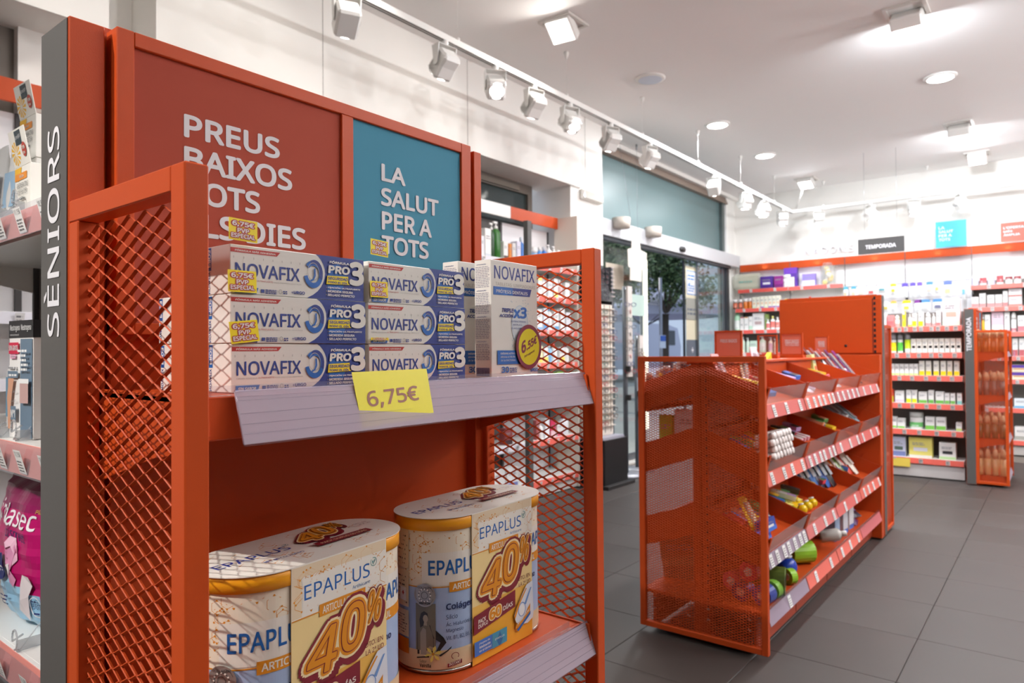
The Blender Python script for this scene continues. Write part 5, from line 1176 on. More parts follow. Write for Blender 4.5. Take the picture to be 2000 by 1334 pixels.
row(9.0, 1.672, [(1431, 1440, Bt(.125, (110, 56, 30), WH, (206, 110, 80), 'pill'), 'brown pill bottle with a white cap'), (1441, 1450, Bt(.125, (110, 56, 30), WH, (206, 110, 80), 'pill'), 'brown pill bottle with a white cap'), (1451, 1461, Bt(.13, (206, 110, 30), WH, None, 'pill'), 'orange pill bottle'), (1461, 1469, Bt(.13, (206, 110, 30), WH, None, 'pill'), 'orange pill bottle')]
    +[(1470+i*7.8, 1477.4+i*7.8, C(.145+.001*i, (234, 230, 214), ((190, 214, 180), (236, 216, 190), (120, 90, 170))[i % 3] if i < 4 else (120, 90, 170), .12, c3=(226, 190, 160)), 'slim cream carton') for i in range(7)]
    +[(1532, 1545, Bt(.10, (250, 206, 30), (244, 190, 10), (250, 240, 200), 'jar'), 'large yellow jar'), (1546, 1554, Bt(.085, WH, (250, 170, 20), None, 'jar'), 'white jar with orange lid'), (1555, 1575, C(.06, WH, (248, 226, 60), .2, True), 'low white carton with yellow top'), (1577, 1587, Bt(.115, WH, (210, 70, 70), None, 'screw'), 'white bottle with a pink neck'), (1588, 1596, Bt(.05, WH, WH, None, 'jar'), 'low white jar'),
      (1612, 1622, Bt(.07, WH, (248, 214, 30), None, 'jar'), 'white jar with yellow lid'), (1624, 1636, Bt(.09, (252, 236, 110), (246, 220, 40), None, 'jar'), 'pale yellow jar')], 'second shelf by the door corner wall')
row(9.0, 1.392, [(1432, 1445, Bt(.26, (176, 220, 186), (120, 200, 140), (236, 240, 236), 'screw', False, (.05, .5)), 'tall mint green bottle'), (1446, 1453, C(.17, WH, (214, 60, 70), .07, True), 'white carton with a red cap line'), (1454, 1462, C(.17, WH, (240, 160, 60), .07, True), 'white carton with an orange cap line'), (1463, 1470, C(.175, WH, (190, 220, 200), .3), 'white carton with a mint foot'),
    (1470, 1493, C(.215, (226, 222, 222), (236, 240, 232), .2, c3=(186, 160, 160), d=.09), 'big grey white box with a bowl picture'), (1494, 1501, C(.20, (130, 150, 80), None), 'olive green carton'), (1496, 1503, Bt(.13, WH, (244, 244, 244), (230, 120, 120)), 'short white bottle with a pink band', -.02), (1504, 1513, Bt(.17, WH, (250, 240, 150), (232, 120, 110)), 'white bottle with a yellow cap'), (1514, 1522, Bt(.155, WH, WH, (232, 130, 120)), 'white bottle with a coral band')], 'third shelf by the door corner wall')
row(9.0, 1.10, [(1447, 1454, Bt(.20, (206, 222, 206), WH, None, 'pump'), 'pale green pump bottle'), (1456, 1463, Bt(.19, (206, 222, 206), WH, None, 'pump'), 'pale green pump bottle'), (1464, 1480, C(.15, (200, 222, 206), (150, 110, 90), .3), 'wide pale green carton'), (1481, 1494, Bt(.21, (196, 220, 200), WH, (230, 236, 230), 'pump'), 'large pale green pump bottle'),
    (1500, 1508, Bt(.19, (236, 214, 196), WH, (210, 170, 190), 'pump'), 'peach pump bottle'), (1510, 1518, Bt(.17, (236, 206, 180), WH, None, 'pump'), 'peach pump bottle')], 'fourth shelf by the door corner wall')
# hanging packs on rods, bays three and four
rods = MB()
for z in (1.885, 1.69):
    rods.rod((9.10, bayY(2)-.01, z), (9.10, bayY(4)+.01, z), .005, mat('hook bar', (176, 176, 182), .35, .6), 6)
tag(rods.build('hook_bar'), 'thin grey bars holding hanging packs across the two white bays', 'bar')
H1 = [(1649, 1658, (96, 170, 196), (240, 200, 170), .15), (1664, 1674, (96, 170, 196), (240, 206, 180), .15), (1677, 1692, (232, 232, 236), (240, 220, 200), .14), (1696, 1711, (228, 230, 234), (226, 100, 100), .14), (1716, 1733, (236, 236, 240), (110, 170, 180), .10), (1741, 1752, (250, 216, 50), (246, 206, 40), .13), (1763, 1775, (110, 90, 196), (236, 236, 240), .17), (1779, 1790, (110, 90, 196), (236, 236, 240), .17), (1793, 1803, (124, 96, 200), (236, 236, 240), .17),
      (1811, 1824, (96, 150, 180), (232, 206, 190), .15), (1827, 1837, (236, 230, 220), (230, 200, 120), .14), (1845, 1861, (110, 130, 210), (240, 206, 160), .19), (1880, 1888, (238, 240, 244), (120, 190, 230), .22)]
nmc = ['blue topped', 'blue topped', 'white', 'white and red', 'low white', 'yellow', 'violet topped', 'violet topped', 'violet topped', 'teal topped', 'cream', 'peach and blue', 'white brush']
for (a, b_, c1, c2, h), n in zip(H1, nmc):
    X = 9.09; y = Yx((a+b_)/2, X); o = P_pack(round(abs(Yx(a, X)-Yx(b_, X)), 3), h, c1, c2); put(o, X, y, 1.89-h, R(-90), n+' hanging pack', 'upper hooks of the white wall', a)
H2 = [(1726, 1737, (238, 238, 242), (210, 190, 90), .13), (1741, 1752, (250, 190, 90), (246, 246, 246), .13), (1764, 1780, (248, 218, 30), (248, 226, 80), .14), (1787, 1801, (130, 60, 150), (240, 240, 244), .15), (1798, 1818, (90, 150, 206), (230, 230, 230), .14), (1823, 1843, (90, 150, 206), (120, 120, 150), .14), (1845, 1868, (60, 130, 196), (236, 230, 200), .15)]
for (a, b_, c1, c2, h), n in zip(H2, ['white', 'orange topped', 'bright yellow', 'plum topped', 'blue topped', 'blue topped', 'deep blue topped']):
    X = 9.085; y = Yx((a+b_)/2, X); o = P_pack(round(abs(Yx(a, X)-Yx(b_, X)), 3), h, c1, c2); put(o, X, y, 1.69-h, R(-90), n+' hanging pack', 'lower hooks of the white wall', a)
# bay beyond the TEMPORADA column
row(9.0, 1.812, [(1900, 1913, Bt(.20, WH, WH, (214, 206, 236), 'cone', False, (.02, .4)), 'white nozzle bottle with a lilac band'), (1915, 1929, Bt(.20, WH, WH, (190, 90, 96), 'cone', False, (.1, .4)), 'white nozzle bottle with a maroon label'), (1931, 1945, Bt(.20, WH, WH, (214, 206, 236), 'cone', False, (.02, .4)), 'white nozzle bottle with a lilac band'), (1948, 1962, Bt(.205, WH, WH, (180, 84, 90), 'cone', False, (.1, .45)), 'white nozzle bottle with a maroon label'),
    (1965, 1980, Bt(.21, WH, WH, (150, 60, 66), 'cone', False, (.22, .36)), 'white nozzle bottle with a thin dark red band'), (1982, 1997, Bt(.21, WH, WH, (150, 60, 66), 'cone', False, (.22, .36)), 'white nozzle bottle with a thin dark red band')], 'top shelf of the far wall')
row(9.0, 1.572, [(1899, 1913, C(.115, WH, PK, .36), 'white carton with a pink foot'), (1914, 1927, C(.15, WH, PK, .28), 'taller white carton with a pink foot'), (1929, 1944, C(.13, WH, PK, .32), 'white carton with a pink foot'), (1945, 1959, C(.13, WH, PK, .32), 'white carton with a pink foot'), (1960, 1970, C(.165, WH, (206, 130, 130), .26), 'slim tall white carton with a rose foot'), (1971, 1998, C(.10, (236, 226, 228), (206, 130, 120), .22), 'wide pale pink carton, bottom of two')], 'second shelf of the far wall')
X = 9.04; o = P_carton(abs(Yx(1971, X)-Yx(1998, X))*.96, .085, .06, (238, 230, 232), (206, 130, 120), .2); put(o, X, (Yx(1971, X)+Yx(1998, X))/2, 1.674, R(-90), 'wide pale pink carton, upper of two', 'second shelf of the far wall', 3000)
row(9.0, 1.302, [(1904, 1911, C(.22, (190, 60, 60), None), 'red slim carton'), (1912, 1917, C(.24, (80, 110, 140), None), 'slate blue slim carton'), (1918, 1924, Bt(.20, (232, 190, 60), WH, None, 'dropper'), 'yellow dropper bottle'), (1924, 1935, C(.19, WH, None), 'plain white carton'), (1937, 1961, C(.25, (240, 206, 220), (246, 236, 240), .3), 'large pink carton'), (1962, 1973, C(.22, WH, (206, 130, 140), .1), 'white carton with a rose foot'), (1975, 1986, Bt(.21, WH, WH, (206, 130, 140), 'round', False, (.02, .18)), 'white round-topped bottle'), (1988, 2004, C(.17, WH, (206, 130, 140), .34), 'white carton with a deep rose foot')], 'third shelf of the far wall')
row(9.0, 1.046, [(1977, 1988, C(.19, WH, (190, 100, 106), .35), 'white carton with a maroon band'), (1990, 2001, C(.19, WH, (190, 100, 106), .35), 'white carton with a maroon band')], 'fourth shelf of the far wall')
for i in range(2): o = P_carton(.22, .075, .12, (240, 226, 200), (92, 60, 160), .45, True, (246, 170, 50)); put(o, 9.03, Yx(1994, 9.03), .803+.078*i, R(-90), ('lower', 'upper')[i]+' purple and white pack with an orange mark', 'fifth shelf of the far wall', i)
row(9.0, .50, [(1978, 2006, C(.10, (230, 236, 240), (110, 170, 206), .22, d=.1), 'low white carton with a blue wave')], 'sixth shelf of the far wall')
row(9.0, .163, [(1978, 2008, C(.14, (236, 232, 228), (170, 168, 160), .3, d=.12), 'flat white and silver carton')], 'seventh shelf of the far wall')
# signs standing above the header
def board(name, label, cat, X, yl, yr, z0, z1, m, lines, col=SIGNW):
    t = thing(name, label, cat, (X, (yl+yr)/2, z0)); L = t.location
    MB().box(X, X+.012, yr, yl, z0, z1, m, .001).build('board', t, off=L); p = PR(None, .0008, .0006); p.mp = lambda u, v, d: Vector((X-d, yl-u, z0+v))
    for tx, u0, v0, u1, v1, b in lines: p.text(tx, u0, v0, u1, v1, col, b)
    p.build('lettering', t, off=L); return t
board('sign_board', 'bright teal sign board standing on the orange header of the back wall', 'sign', 9.15, 1.099, .807, 2.268, 2.560, mat('bright teal board', (70, 180, 216), .5),
      [('LA', .028, .205, .088, .237, .04), ('SALUT', .028, .160, .168, .192, .04), ('PER A', .028, .115, .155, .147, .04), ('TOTS', .028, .070, .140, .102, .04)])
board('sign_board', 'terracotta red sign board standing on the header beyond the teal board', 'sign', 9.15, .497, .205, 2.272, 2.476, mat('red board', (204, 100, 84), .5),
      [("L'OFERTA", .024, .135, .205, .162, .04), ('MÉS', .024, .098, .105, .125, .04), ('ÀMPLIA', .024, .060, .170, .090, .04)])
h = board('hanging_sign', 'dark grey hanging sign with white TEMPORADA lettering on thin wires', 'sign', 8.0, 1.665, 1.234, 2.122, 2.282, mat('sign dark grey', (66, 64, 64), .5), [('TEMPORADA', .072, .052, .355, .094, .035)])
k = MB(); [k.rod((8.006, y, 2.282), (8.006, y, ZC), .0012, STEEL, 5) for y in (1.60, 1.30)]; k.build('hanging_wire', h, off=h.location)
n_ = thing('wall_letters', 'white raised NADONS letters on the wall above the purple cartons', 'lettering', (9.30, 2.26, 2.33))
for i, ch in enumerate('NADONS'):
    vs, fs, asp = text_data(ch, 0, 3); w = .072; y0 = .30-i*.102; m = MB(); nv = len(vs)
    A = [(0.0-.012, y0-x*w, y*.085) for x, y, _q in vs]; B = [(.02, a[1], a[2]) for a in A]; m.add(A+B, [f for f in fs]+[tuple(nv+q for q in f) for f in fs], SIGNW)
    ed = {}
    for f in fs:
        for a, b_ in zip(f, f[1:]+f[:1]): ed[(a, b_)] = 1
    m.add(A+B, [(a, b_, nv+b_, nv+a) for (a, b_) in ed if (b_, a) not in ed], SIGNW); m.build('letter', n_)

# ================================================================== low shelving run ending at the TEMPORADA column
LOW = []
for k in range(2):
    LOW.append(shelf_run('low_shelving', ('low grey back-to-back shelving bay hidden behind the floor gondola', 'low grey shelving bay beside the TEMPORADA column')[k], 'shelving', (7.03, .662+.65*(2-k), 0), R(-90), .65,
        [(1.330, 10), (1.098, 7), (.897, 6), (.652, 6), (.422, 5), (.172, 3)], depth=.26, back=1.46, backc=mat('low back grey', (112, 104, 100), .7), plinth=False))
    MB().box(.0, .65, .01, .03, .01, .115, mat('pale plinth', (206, 200, 198), .45), .001).build('plinth', LOW[-1]); MB().box(.0, .65, .27, .50, .01, 1.40, GREY).build('rear_half', LOW[-1])
LR = 'low run'
row(7.03, 1.330, [(1720, 1732, C(.12, WH, PK, .15), 'white carton with a pink foot'), (1733, 1746, C(.105, (236, 150, 150), (226, 110, 114), .5), 'pink and red carton'), (1748, 1757, Bt(.105, WH, WH, (236, 160, 156), 'round', False, (.02, .3)), 'white bottle with a pink foot'), (1763, 1768, C(.145, (250, 226, 40), WH, .25, True), 'slim yellow carton'), (1774, 1781, Bt(.11, WH, WH, (246, 222, 40), 'screw', False, (.02, .14)), 'white bottle with a yellow foot'), (1782, 1791, C(.115, WH, (248, 222, 30), .42), 'white carton with a yellow square'),
    (1794, 1804, C(.125, WH, (248, 222, 30), .36), 'white carton with a yellow square'), (1808, 1818, Bt(.12, WH, WH, PK, 'round', False, (.02, .25)), 'white bottle with a pink foot'), (1821, 1827, Bt(.11, WH, WH, PK, 'screw', False, (.02, .2)), 'small white bottle'), (1829, 1838, C(.13, WH, (232, 110, 110), .22), 'white carton with a coral band'), (1841, 1876, C(.235, (238, 226, 228), (214, 226, 208), .16, c3=(226, 176, 160), d=.12), 'big pale pink box with a bowl picture')], 'top shelf of the '+LR)
row(7.03, 1.098, [(1739, 1750, Bt(.185, WH, (150, 150, 156), (248, 226, 20), 'round', False, (.08, .5)), 'white bottle with a yellow label'), (1752, 1763, Bt(.185, WH, (150, 150, 156), (90, 196, 70), 'round', False, (.08, .5)), 'white bottle with a green label'), (1766, 1778, Bt(.185, WH, (150, 150, 156), (206, 230, 30), 'round', False, (.2, .62)), 'white bottle with a lime label')]
    +[(1779+i*11, 1789.2+i*11, C(.122, (238, 232, 222), (20, 20, 20) if False else (240, 238, 232), .3, c3=(24, 24, 24)), 'small cream carton with a black square') for i in range(9)], 'second shelf of the '+LR)
row(7.03, .897, [(1738+i*9.2, 1746.4+i*9.2, C(.10, WH, (196, 224, 120), .16), 'small white carton with a lime foot') for i in range(6)]+[(a, b_, C(.128, (242, 240, 232), (240, 206, 30), .30), 'white carton with a yellow band') for a, b_ in ((1794, 1805), (1807, 1818), (1822, 1833), (1836, 1847), (1849, 1859), (1862, 1873))], 'third shelf of the '+LR)
row(7.03, .652, [(1738, 1743.5, C(.115, (226, 80, 50), (200, 214, 60), .5), 'red and lime slim carton'), (1746, 1764, C(.105, WH, (216, 196, 212), .25), 'wide white carton with a lilac foot'), (1768, 1778, C(.112, WH, (214, 226, 30), .32), 'white carton with an acid yellow band'), (1779, 1789, C(.112, WH, (214, 226, 30), .32), 'white carton with an acid yellow band'), (1792, 1809, C(.10, WH, (120, 186, 80), .28), 'wide white carton with a green foot'), (1811, 1822, C(.115, WH, (110, 180, 80), .28), 'slim white carton with a green foot'), (1825, 1842, C(.105, WH, (110, 180, 80), .28), 'wide white carton with a green foot'),
    (1843, 1853, C(.095, WH, (120, 186, 90), .3), 'small white carton with a green foot'), (1854, 1864, C(.095, WH, (120, 186, 90), .3), 'small white carton with a green foot'), (1867, 1877, C(.097, WH, (140, 206, 200), .3), 'small white carton with a teal foot')], 'fourth shelf of the '+LR)
row(7.03, .422, [(1738, 1749, C(.10, WH, (130, 196, 80), .2), 'white carton with a green foot at the dark end'), (1750, 1765, C(.088, WH, (130, 196, 80), .2), 'low white carton with a green foot'), (1772, 1800, Bt(.145, WH, (206, 210, 206), (110, 190, 110), 'jar', False, (.12, .4)), 'wide white jar with a green square'), (1804, 1823, C(.112, WH, (120, 190, 80), .32), 'white carton with a bright green band'), (1825, 1845, C(.112, WH, (120, 190, 80), .32), 'white carton with a bright green band'), (1864, 1876, C(.075, WH, (200, 222, 130), .3), 'tiny white carton with a lime foot')], 'fifth shelf of the '+LR)
row(7.03, .172, [(1738, 1766, C(.172, (206, 210, 232), (120, 130, 180), .25, c3=(90, 110, 100), d=.1), 'large lilac grey box'), (1771, 1818, C(.175, (232, 220, 120), (236, 232, 226), .12, c3=(226, 224, 236), d=.1), 'large yellow box with a white picture'), (1830, 1864, C(.145, (236, 234, 230), (190, 222, 160), .16, c3=(50, 50, 54), d=.08), 'white box with a black device picture')], 'bottom shelf of the '+LR)
yc = thing('price_card', 'yellow card hanging under the bottom rail of the low run', 'price card', (7.018, Yx(1754, 7.02), .165)); MB().box(-.08, .08, -.001, 0, -.075, 0, mat('card yellow soft', (238, 210, 90), .5)).build('card', yc); yc.rotation_euler = (0, 0, R(-90))
# tall bottles on the TEMPORADA end display
for z, c1, see, n in ((1.101, (176, 96, 30), False, 'amber'), (.748, (112, 84, 70), False, 'brown'), (.395, (110, 78, 30), False, 'olive brown'), (.0905, (206, 168, 116), False, 'beige')):
    for j in range(2):
        for i in range(4): put(P_bottle(.0225, .19 if z > .1 else .22, c1, (200, 160, 120), None, 'round'), 6.945+j*.42-(j*.0), .365+.052*i, z, 0, n+' slim round-topped bottle', 'TEMPORADA end display, %s %s row' % ({1.101: 'top', .748: 'second', .395: 'third'}.get(z, 'bottom'), 'outer' if j == 0 else 'inner'), i)
wp = thing('price_card', 'small lilac price card sticking out of the end display by the TEMPORADA column', 'price card', (7.45, .334, 1.075)); MB().box(-.04, .04, -.012, -.011, -.02, .03, mat('lilac card', (176, 150, 200), .5)).build('card', wp)

# ================================================================== street side wall shelving
FE = [4.91-.648*k for k in range(8)]
for k in (0, 1, 2, 5, 6):
    shelf_run('wall_shelving', 'street side wall shelving bay, '+('next to the pillar', 'with the white header, second from the pillar', 'third from the pillar', 'x', 'x', 'behind the seniors shelving', 'furthest from the pillar')[k], 'shelving', (FE[k+1], 3.17, 0), 0, .648,
        [(1.815, 4), (1.570, 5), (1.305, 5), (1.047, 5), (.76, 4), (.45, 5), (.14, 4)], depth=.30, back=2.16, hood=(2.175, 2.270, ORA if k not in (1, 2) else WHITE), backc=(mat('dark back panel', (84, 80, 78), .6) if k == 1 else WB if k in (0, 5, 6) else GB), lipc=WHITE, strip=(SALMON if k == 0 else mat('pale strip', (214, 212, 220), .4)))
tag(MB().box(4.912, 4.925, 3.17, 3.40, .01, 2.268, mat('gable beige', (226, 216, 204), .6)).build('end_gable'), 'tall beige side gable at the pillar end of the street side shelving', 'panel')
tag(MB().box(Xy(1028, 3.04), Xy(1036, 3.04), 3.02, 3.06, .01, 2.085, GREY, .002).build('column_post'), 'slim dark grey post rising above the mesh side before the green bottles', 'post')
def frow(z, items, where):
    for a, b_, fn, desc in items:
        Y = 3.20; xa, xb = Xy(a, Y), Xy(b_, Y); o = fn(round((xb-xa)*.96, 4)); put(o, (xa+xb)/2, Y, z+.0008, 0, desc, where, a)
frow(1.815, [(936, 948, C(.14, (226, 226, 230), None), 'pale grey carton'), (949, 961, C(.20, WH, (200, 206, 214), .1), 'tall white carton'), (962, 970, Bt(.25, (30, 66, 30), WH, None, 'pump'), 'dark green pump bottle'), (971, 983, Bt(.27, (46, 110, 40), WH, None, 'pump'), 'green pump bottle, taller'), (985, 994, C(.13, WH, (90, 60, 50), .2), 'white carton with a brown foot'), (996, 1001, C(.12, (230, 136, 40), None), 'orange slim carton'), (1002, 1009, C(.13, WH, None), 'plain white carton'), (1011, 1019, C(.15, (214, 210, 226), None), 'pale lilac carton'), (1020, 1028, Bt(.19, (40, 110, 190), (220, 230, 240), None, 'screw'), 'blue bottle with a pale cap'),
    (1036, 1043, Bt(.14, (70, 120, 196), WH, None, 'round'), 'blue round-topped bottle'), (1045, 1054, Bt(.14, (150, 190, 226), WH, None, 'round'), 'sky blue bottle'), (1056, 1063, Bt(.14, (90, 150, 214), WH, None, 'screw'), 'mid blue bottle'), (1065, 1073, Bt(.15, (60, 120, 200), (226, 226, 230), None, 'screw'), 'bright blue bottle'), (1074, 1082, Bt(.175, WH, WH, (90, 130, 200), 'pump'), 'white pump bottle'), (1084, 1092, Bt(.17, WH, WH, (120, 150, 210), 'pump'), 'white pump bottle'), (1093, 1100, Bt(.15, WH, WH, None, 'round'), 'white round-topped bottle')], 'top street side shelf')
FD = {1.570: [(950, 960, C(.13, WH, (240, 210, 90), .2), 'white carton with a yellow foot'), (1052, 1060, C(.15, WH, (250, 226, 120), .2, True), 'white carton with a yellow top'), (1062, 1070, Bt(.16, WH, WH, None, 'screw'), 'white bottle'), (1072, 1080, C(.14, (236, 236, 240), None), 'grey white carton'), (1083, 1091, C(.15, WH, (250, 230, 110), .3), 'white carton with a yellow foot'), (1094, 1102, Bt(.15, WH, WH, (226, 190, 190), 'screw'), 'white bottle with a rose label'), (1105, 1114, C(.13, WH, None), 'plain white carton')],
      1.305: [(1050, 1060, C(.16, WH, (120, 170, 220), .12), 'white carton with a blue foot'), (1062, 1071, C(.17, (226, 232, 240), (90, 150, 206), .3), 'blue footed carton'), (1073, 1081, Bt(.19, WH, (110, 150, 190), None, 'pump'), 'white pump bottle'), (1083, 1092, C(.16, WH, (100, 160, 200), .2), 'white carton with a teal foot'), (1095, 1104, C(.18, WH, None), 'plain white tall carton'), (1106, 1115, C(.15, (232, 232, 238), None), 'pale grey carton')],
      1.047: [(1052, 1060, C(.13, (250, 240, 190), (240, 206, 100), .3), 'pale yellow carton'), (1062, 1071, C(.12, WH, (246, 222, 110), .35), 'white carton with a yellow foot'), (1073, 1080, Bt(.14, (140, 190, 226), WH, None, 'screw'), 'light blue bottle'), (1082, 1091, Bt(.15, WH, (210, 80, 70), None, 'screw'), 'white bottle with a red cap'), (1093, 1103, C(.12, WH, (246, 222, 110), .35), 'white carton with a yellow foot'), (1105, 1114, Bt(.15, WH, (140, 40, 60), None, 'screw'), 'white bottle with a maroon cap')],
      .76: [(958, 975, C(.15, (206, 200, 226), (150, 140, 190), .2, True), 'lilac carton'), (977, 990, C(.15, WH, (200, 200, 220), .2), 'white lilac-footed carton'), (996, 1010, Bt(.17, (110, 160, 160), (160, 190, 190), None, 'round'), 'sea green bottle'), (1018, 1026, Bt(.20, (30, 96, 100), (60, 120, 60), None, 'screw'), 'dark teal bottle'), (1038, 1050, C(.19, (30, 110, 180), (60, 150, 200), .3), 'bright blue carton'), (1054, 1066, C(.15, WH, (150, 206, 90), .2), 'white carton with a green foot'), (1072, 1082, C(.13, WH, None), 'plain white low carton'), (1088, 1100, C(.21, (140, 200, 50), (120, 190, 40), .2), 'lime green carton'), (1103, 1114, C(.15, WH, None), 'plain white carton')],
      .45: [(985, 1000, C(.12, (140, 60, 60), (60, 40, 44), .3), 'maroon carton'), (1046, 1052, C(.15, (170, 90, 90), None), 'rose slim carton'), (1054, 1062, Bt(.13, WH, WH, None, 'screw'), 'white bottle'), (1064, 1072, C(.15, (240, 240, 244), None), 'white slim carton'), (1074, 1084, C(.13, (206, 50, 90), (236, 200, 206), .4), 'raspberry red carton'), (1087, 1098, C(.11, WH, (206, 60, 90), .3), 'white carton with a red foot'), (1101, 1113, Bt(.16, (236, 236, 240), (150, 40, 60), None, 'screw'), 'white bottle with a wine cap')],
      .14: [(960, 985, C(.14, WH, (120, 130, 190), .2), 'big white carton with a violet foot'), (988, 1010, C(.14, WH, (120, 130, 190), .2), 'big white carton with a violet foot')]}
for i, (z, it) in enumerate(FD.items()): frow(z, it, '%s street side shelf' % ordw(i+1))

# ================================================================== stands of glasses by the door
def glasses_proto(c, lens):
    t = thing('reading_glasses', '', 'glasses'); m = pal(c, .3); k = MB()
    for s in (-1, 1):
        pts = [(s*.034+.026*math.cos(R(a))*(1 if abs(math.sin(R(a))) < .9 else .8), 0, .018*math.sin(R(a))) for a in range(0, 361, 30)]; k.path(pts, .0024, m, 5)
        k.path([(s*.062, 0, .008), (s*.066, .03, .008)], .002, m, 4)
    k.path([(-.009, 0, .006), (.009, 0, .006)], .002, m, 5); k.build('frame', t)
    l = MB(); [l.lathe([(.001, 0), (.024, 0)], lens, n=12, sy=.72) for s in (0,)]; 
    l = MB(); 
    for s in (-1, 1): l.add([(s*.034+.023*math.cos(R(a)), .0005, .016*math.sin(R(a))) for a in range(0, 360, 30)], [tuple(range(12))], lens)
    l.build('lens', t); return t
def stand():
    t = thing('glasses_stand', 'tall beige rack of reading glasses on a black plinth next to the pillar', 'rack', (5.13, 3.10, 0)); L = t.location
    MB().box(4.95, 5.335, 2.945, 3.23, 0, .40, mat('plinth black', (22, 22, 24), .3), .004).build('plinth', t, off=L); MB().box(4.93, 5.38, 2.90, 3.24, 0, .03, mat('plinth foot', (34, 32, 32), .5), .003).build('plinth_foot', t, off=L)
    MB().box(4.95, 5.30, 2.96, 3.22, .40, .42, mat('tray lilac grey', (160, 158, 170), .4)).build('tray', t, off=L)
    be = mat('rack beige', (222, 212, 200), .6); MB().box(4.985, 5.255, 3.04, 3.20, .42, 1.53, be, .003).build('rack_board', t, off=L)
    r = MB()
    for i in range(19): r.box(4.99, 5.25, 3.01, 3.04, .50+i*.055, .506+i*.055, be)
    for x in (5.07, 5.165): r.box(x, x+.006, 3.008, 3.012, .45, 1.52, mat('rack slot', (120, 112, 104), .6))
    r.build('rack_ledge', t, off=L); MB().prism([(3.02, 1.555), (3.20, 1.555), (3.20, 1.875), (3.12, 1.875)], 'x', 4.99, 5.25, BLACK).build('dark_header', t, off=L)
    MB().box(5.255, 5.275, 3.04, 3.20, .42, 1.86, mat('post grey', (96, 100, 106), .4, .4)).build('side_post', t, off=L)
    r = MB(); [r.rod((5.18+.0*i, 3.005, 1.60+.035*i), (5.24, 3.005, 1.60+.035*i), .004, mat('header case silver', (206, 190, 186), .3), 6) for i in range(8)]; r.build('case_row', t, off=L)
stand()
gl = {}
cols = [((150, 40, 50), 'wine red'), ((60, 60, 70), 'charcoal'), ((90, 96, 110), 'slate'), ((60, 70, 120), 'navy'), ((110, 80, 60), 'brown'), ((70, 110, 100), 'dark green'), ((190, 90, 90), 'coral'), ((40, 36, 36), 'black')]
lensm = clear('lens', (236, 236, 236), .9); dark_lens = mat('dark lens', (40, 40, 46), .15)
gi = 0
for i in range(18):
    for j in range(2):
        c, n = cols[(i*5+j*3) % 8] if j == 0 else cols[(i*3+1) % 8]
        if j == 1 and i % 3 == 0: continue
        if c not in gl: gl[c] = glasses_proto(c, lensm); o = gl[c]
        else: o = dup(gl[c])
        put(o, (5.045, 5.20)[j], 2.996, .515+i*.055+.012, 0, n+' framed reading glasses in the '+('outer', 'inner')[j]+' column', 'beige glasses rack by the pillar', i)
for i in range(6):
    c = (30, 32, 44); key = ('d', c)
    if key not in gl: gl[key] = glasses_proto(c, dark_lens); o = gl[key]
    else: o = dup(gl[key])
    put(o, 5.08, 3.0, 1.58+.045*i, 0, 'dark sunglasses', 'black header of the glasses rack', i)
def stand2(x, y, h, label, n):
    t = thing('glasses_stand', label, 'rack', (x, y, 0)); L = t.location; k = MB(); k.rod((x, y, .02), (x, y, h), .022, mat('post grey', (96, 100, 106), .4, .4), 10); k.lathe([(.001, 0), (.16, 0), (.16, .02), (.03, .03)], mat('base steel', (150, 150, 156), .4, .5), (x, y, 0), 20); k.build('pole', t, off=L)
    b = MB(); b.box(x-.03, x+.05, y-.05, y-.03, .9, h, mat('strip board', (196, 188, 182), .5)); b.build('side_strip', t, off=L)
    r = MB(); [r.box(x-.05, x-.02, y-.07, y-.03, z, z+.05, BLACK) for z in (h*.55, h*.4)]; r.build('bracket', t, off=L)
    for i in range(n):
        c, nn = cols[(i*3) % 8]
        if c not in gl: gl[c] = glasses_proto(c, lensm)
        put(dup(gl[c]), x, y-.06, .95+i*(h-1.05)/n, R(30*(i % 3)-30), nn+' framed sunglasses', 'slim pole stand of glasses '+('nearer the rack' if x < 5.8 else 'nearer the door'), i)
stand2(5.62, 3.12, 1.72, 'slim grey pole stand hung with glasses, nearer the beige rack', 10)
stand2(5.95, 3.18, 1.28, 'short steel pole stand with black clamps, nearer the door glass', 6)
def banner():
    t = thing('hanging_card', 'pale card shaped like a shirt hanging on wires before the door glass', 'sign', (6.25, 3.32, 1.85)); L = t.location
    pts = [(6.09, 1.83), (6.33, 1.83), (6.34, 1.95), (6.44, 1.97), (6.45, 2.13), (6.32, 2.15), (6.30, 2.24), (6.14, 2.25), (6.13, 2.15), (6.05, 2.13), (6.06, 1.96), (6.10, 1.95)]
    MB().prism(pts, 'y', 3.318, 3.322, mat('pale card', (222, 214, 204), .7)).build('card', t, off=L); k = MB(); k.rod((6.18, 3.32, 2.24), (5.86, 3.30, ZC), .0014, STEEL, 4); k.rod((6.26, 3.32, 2.24), (6.22, 3.30, ZC), .0014, STEEL, 4); k.build('hanging_wire', t, off=L)
    k = MB(); k.rod((5.86, 3.30, ZC-.05), (5.86, 3.30, ZC), .008, STEEL, 8); k.rod((6.22, 3.30, ZC-.05), (6.22, 3.30, ZC), .008, STEEL, 8); k.build('ceiling_cup', t, off=L)
banner()
tag(MB().lathe([(.001, .0), (.09, .0), (.085, -.10), (.001, -.10)][::-1], mat('reflection beige', (196, 186, 176), .5), (5.95, 3.33, 2.42), 20).build('reflection_drum'), 'beige drum standing for a track light reflection under the white beam near the pillar', 'lamp')  # drums modelled where track lights reflect in the door glass; no lamps hang here
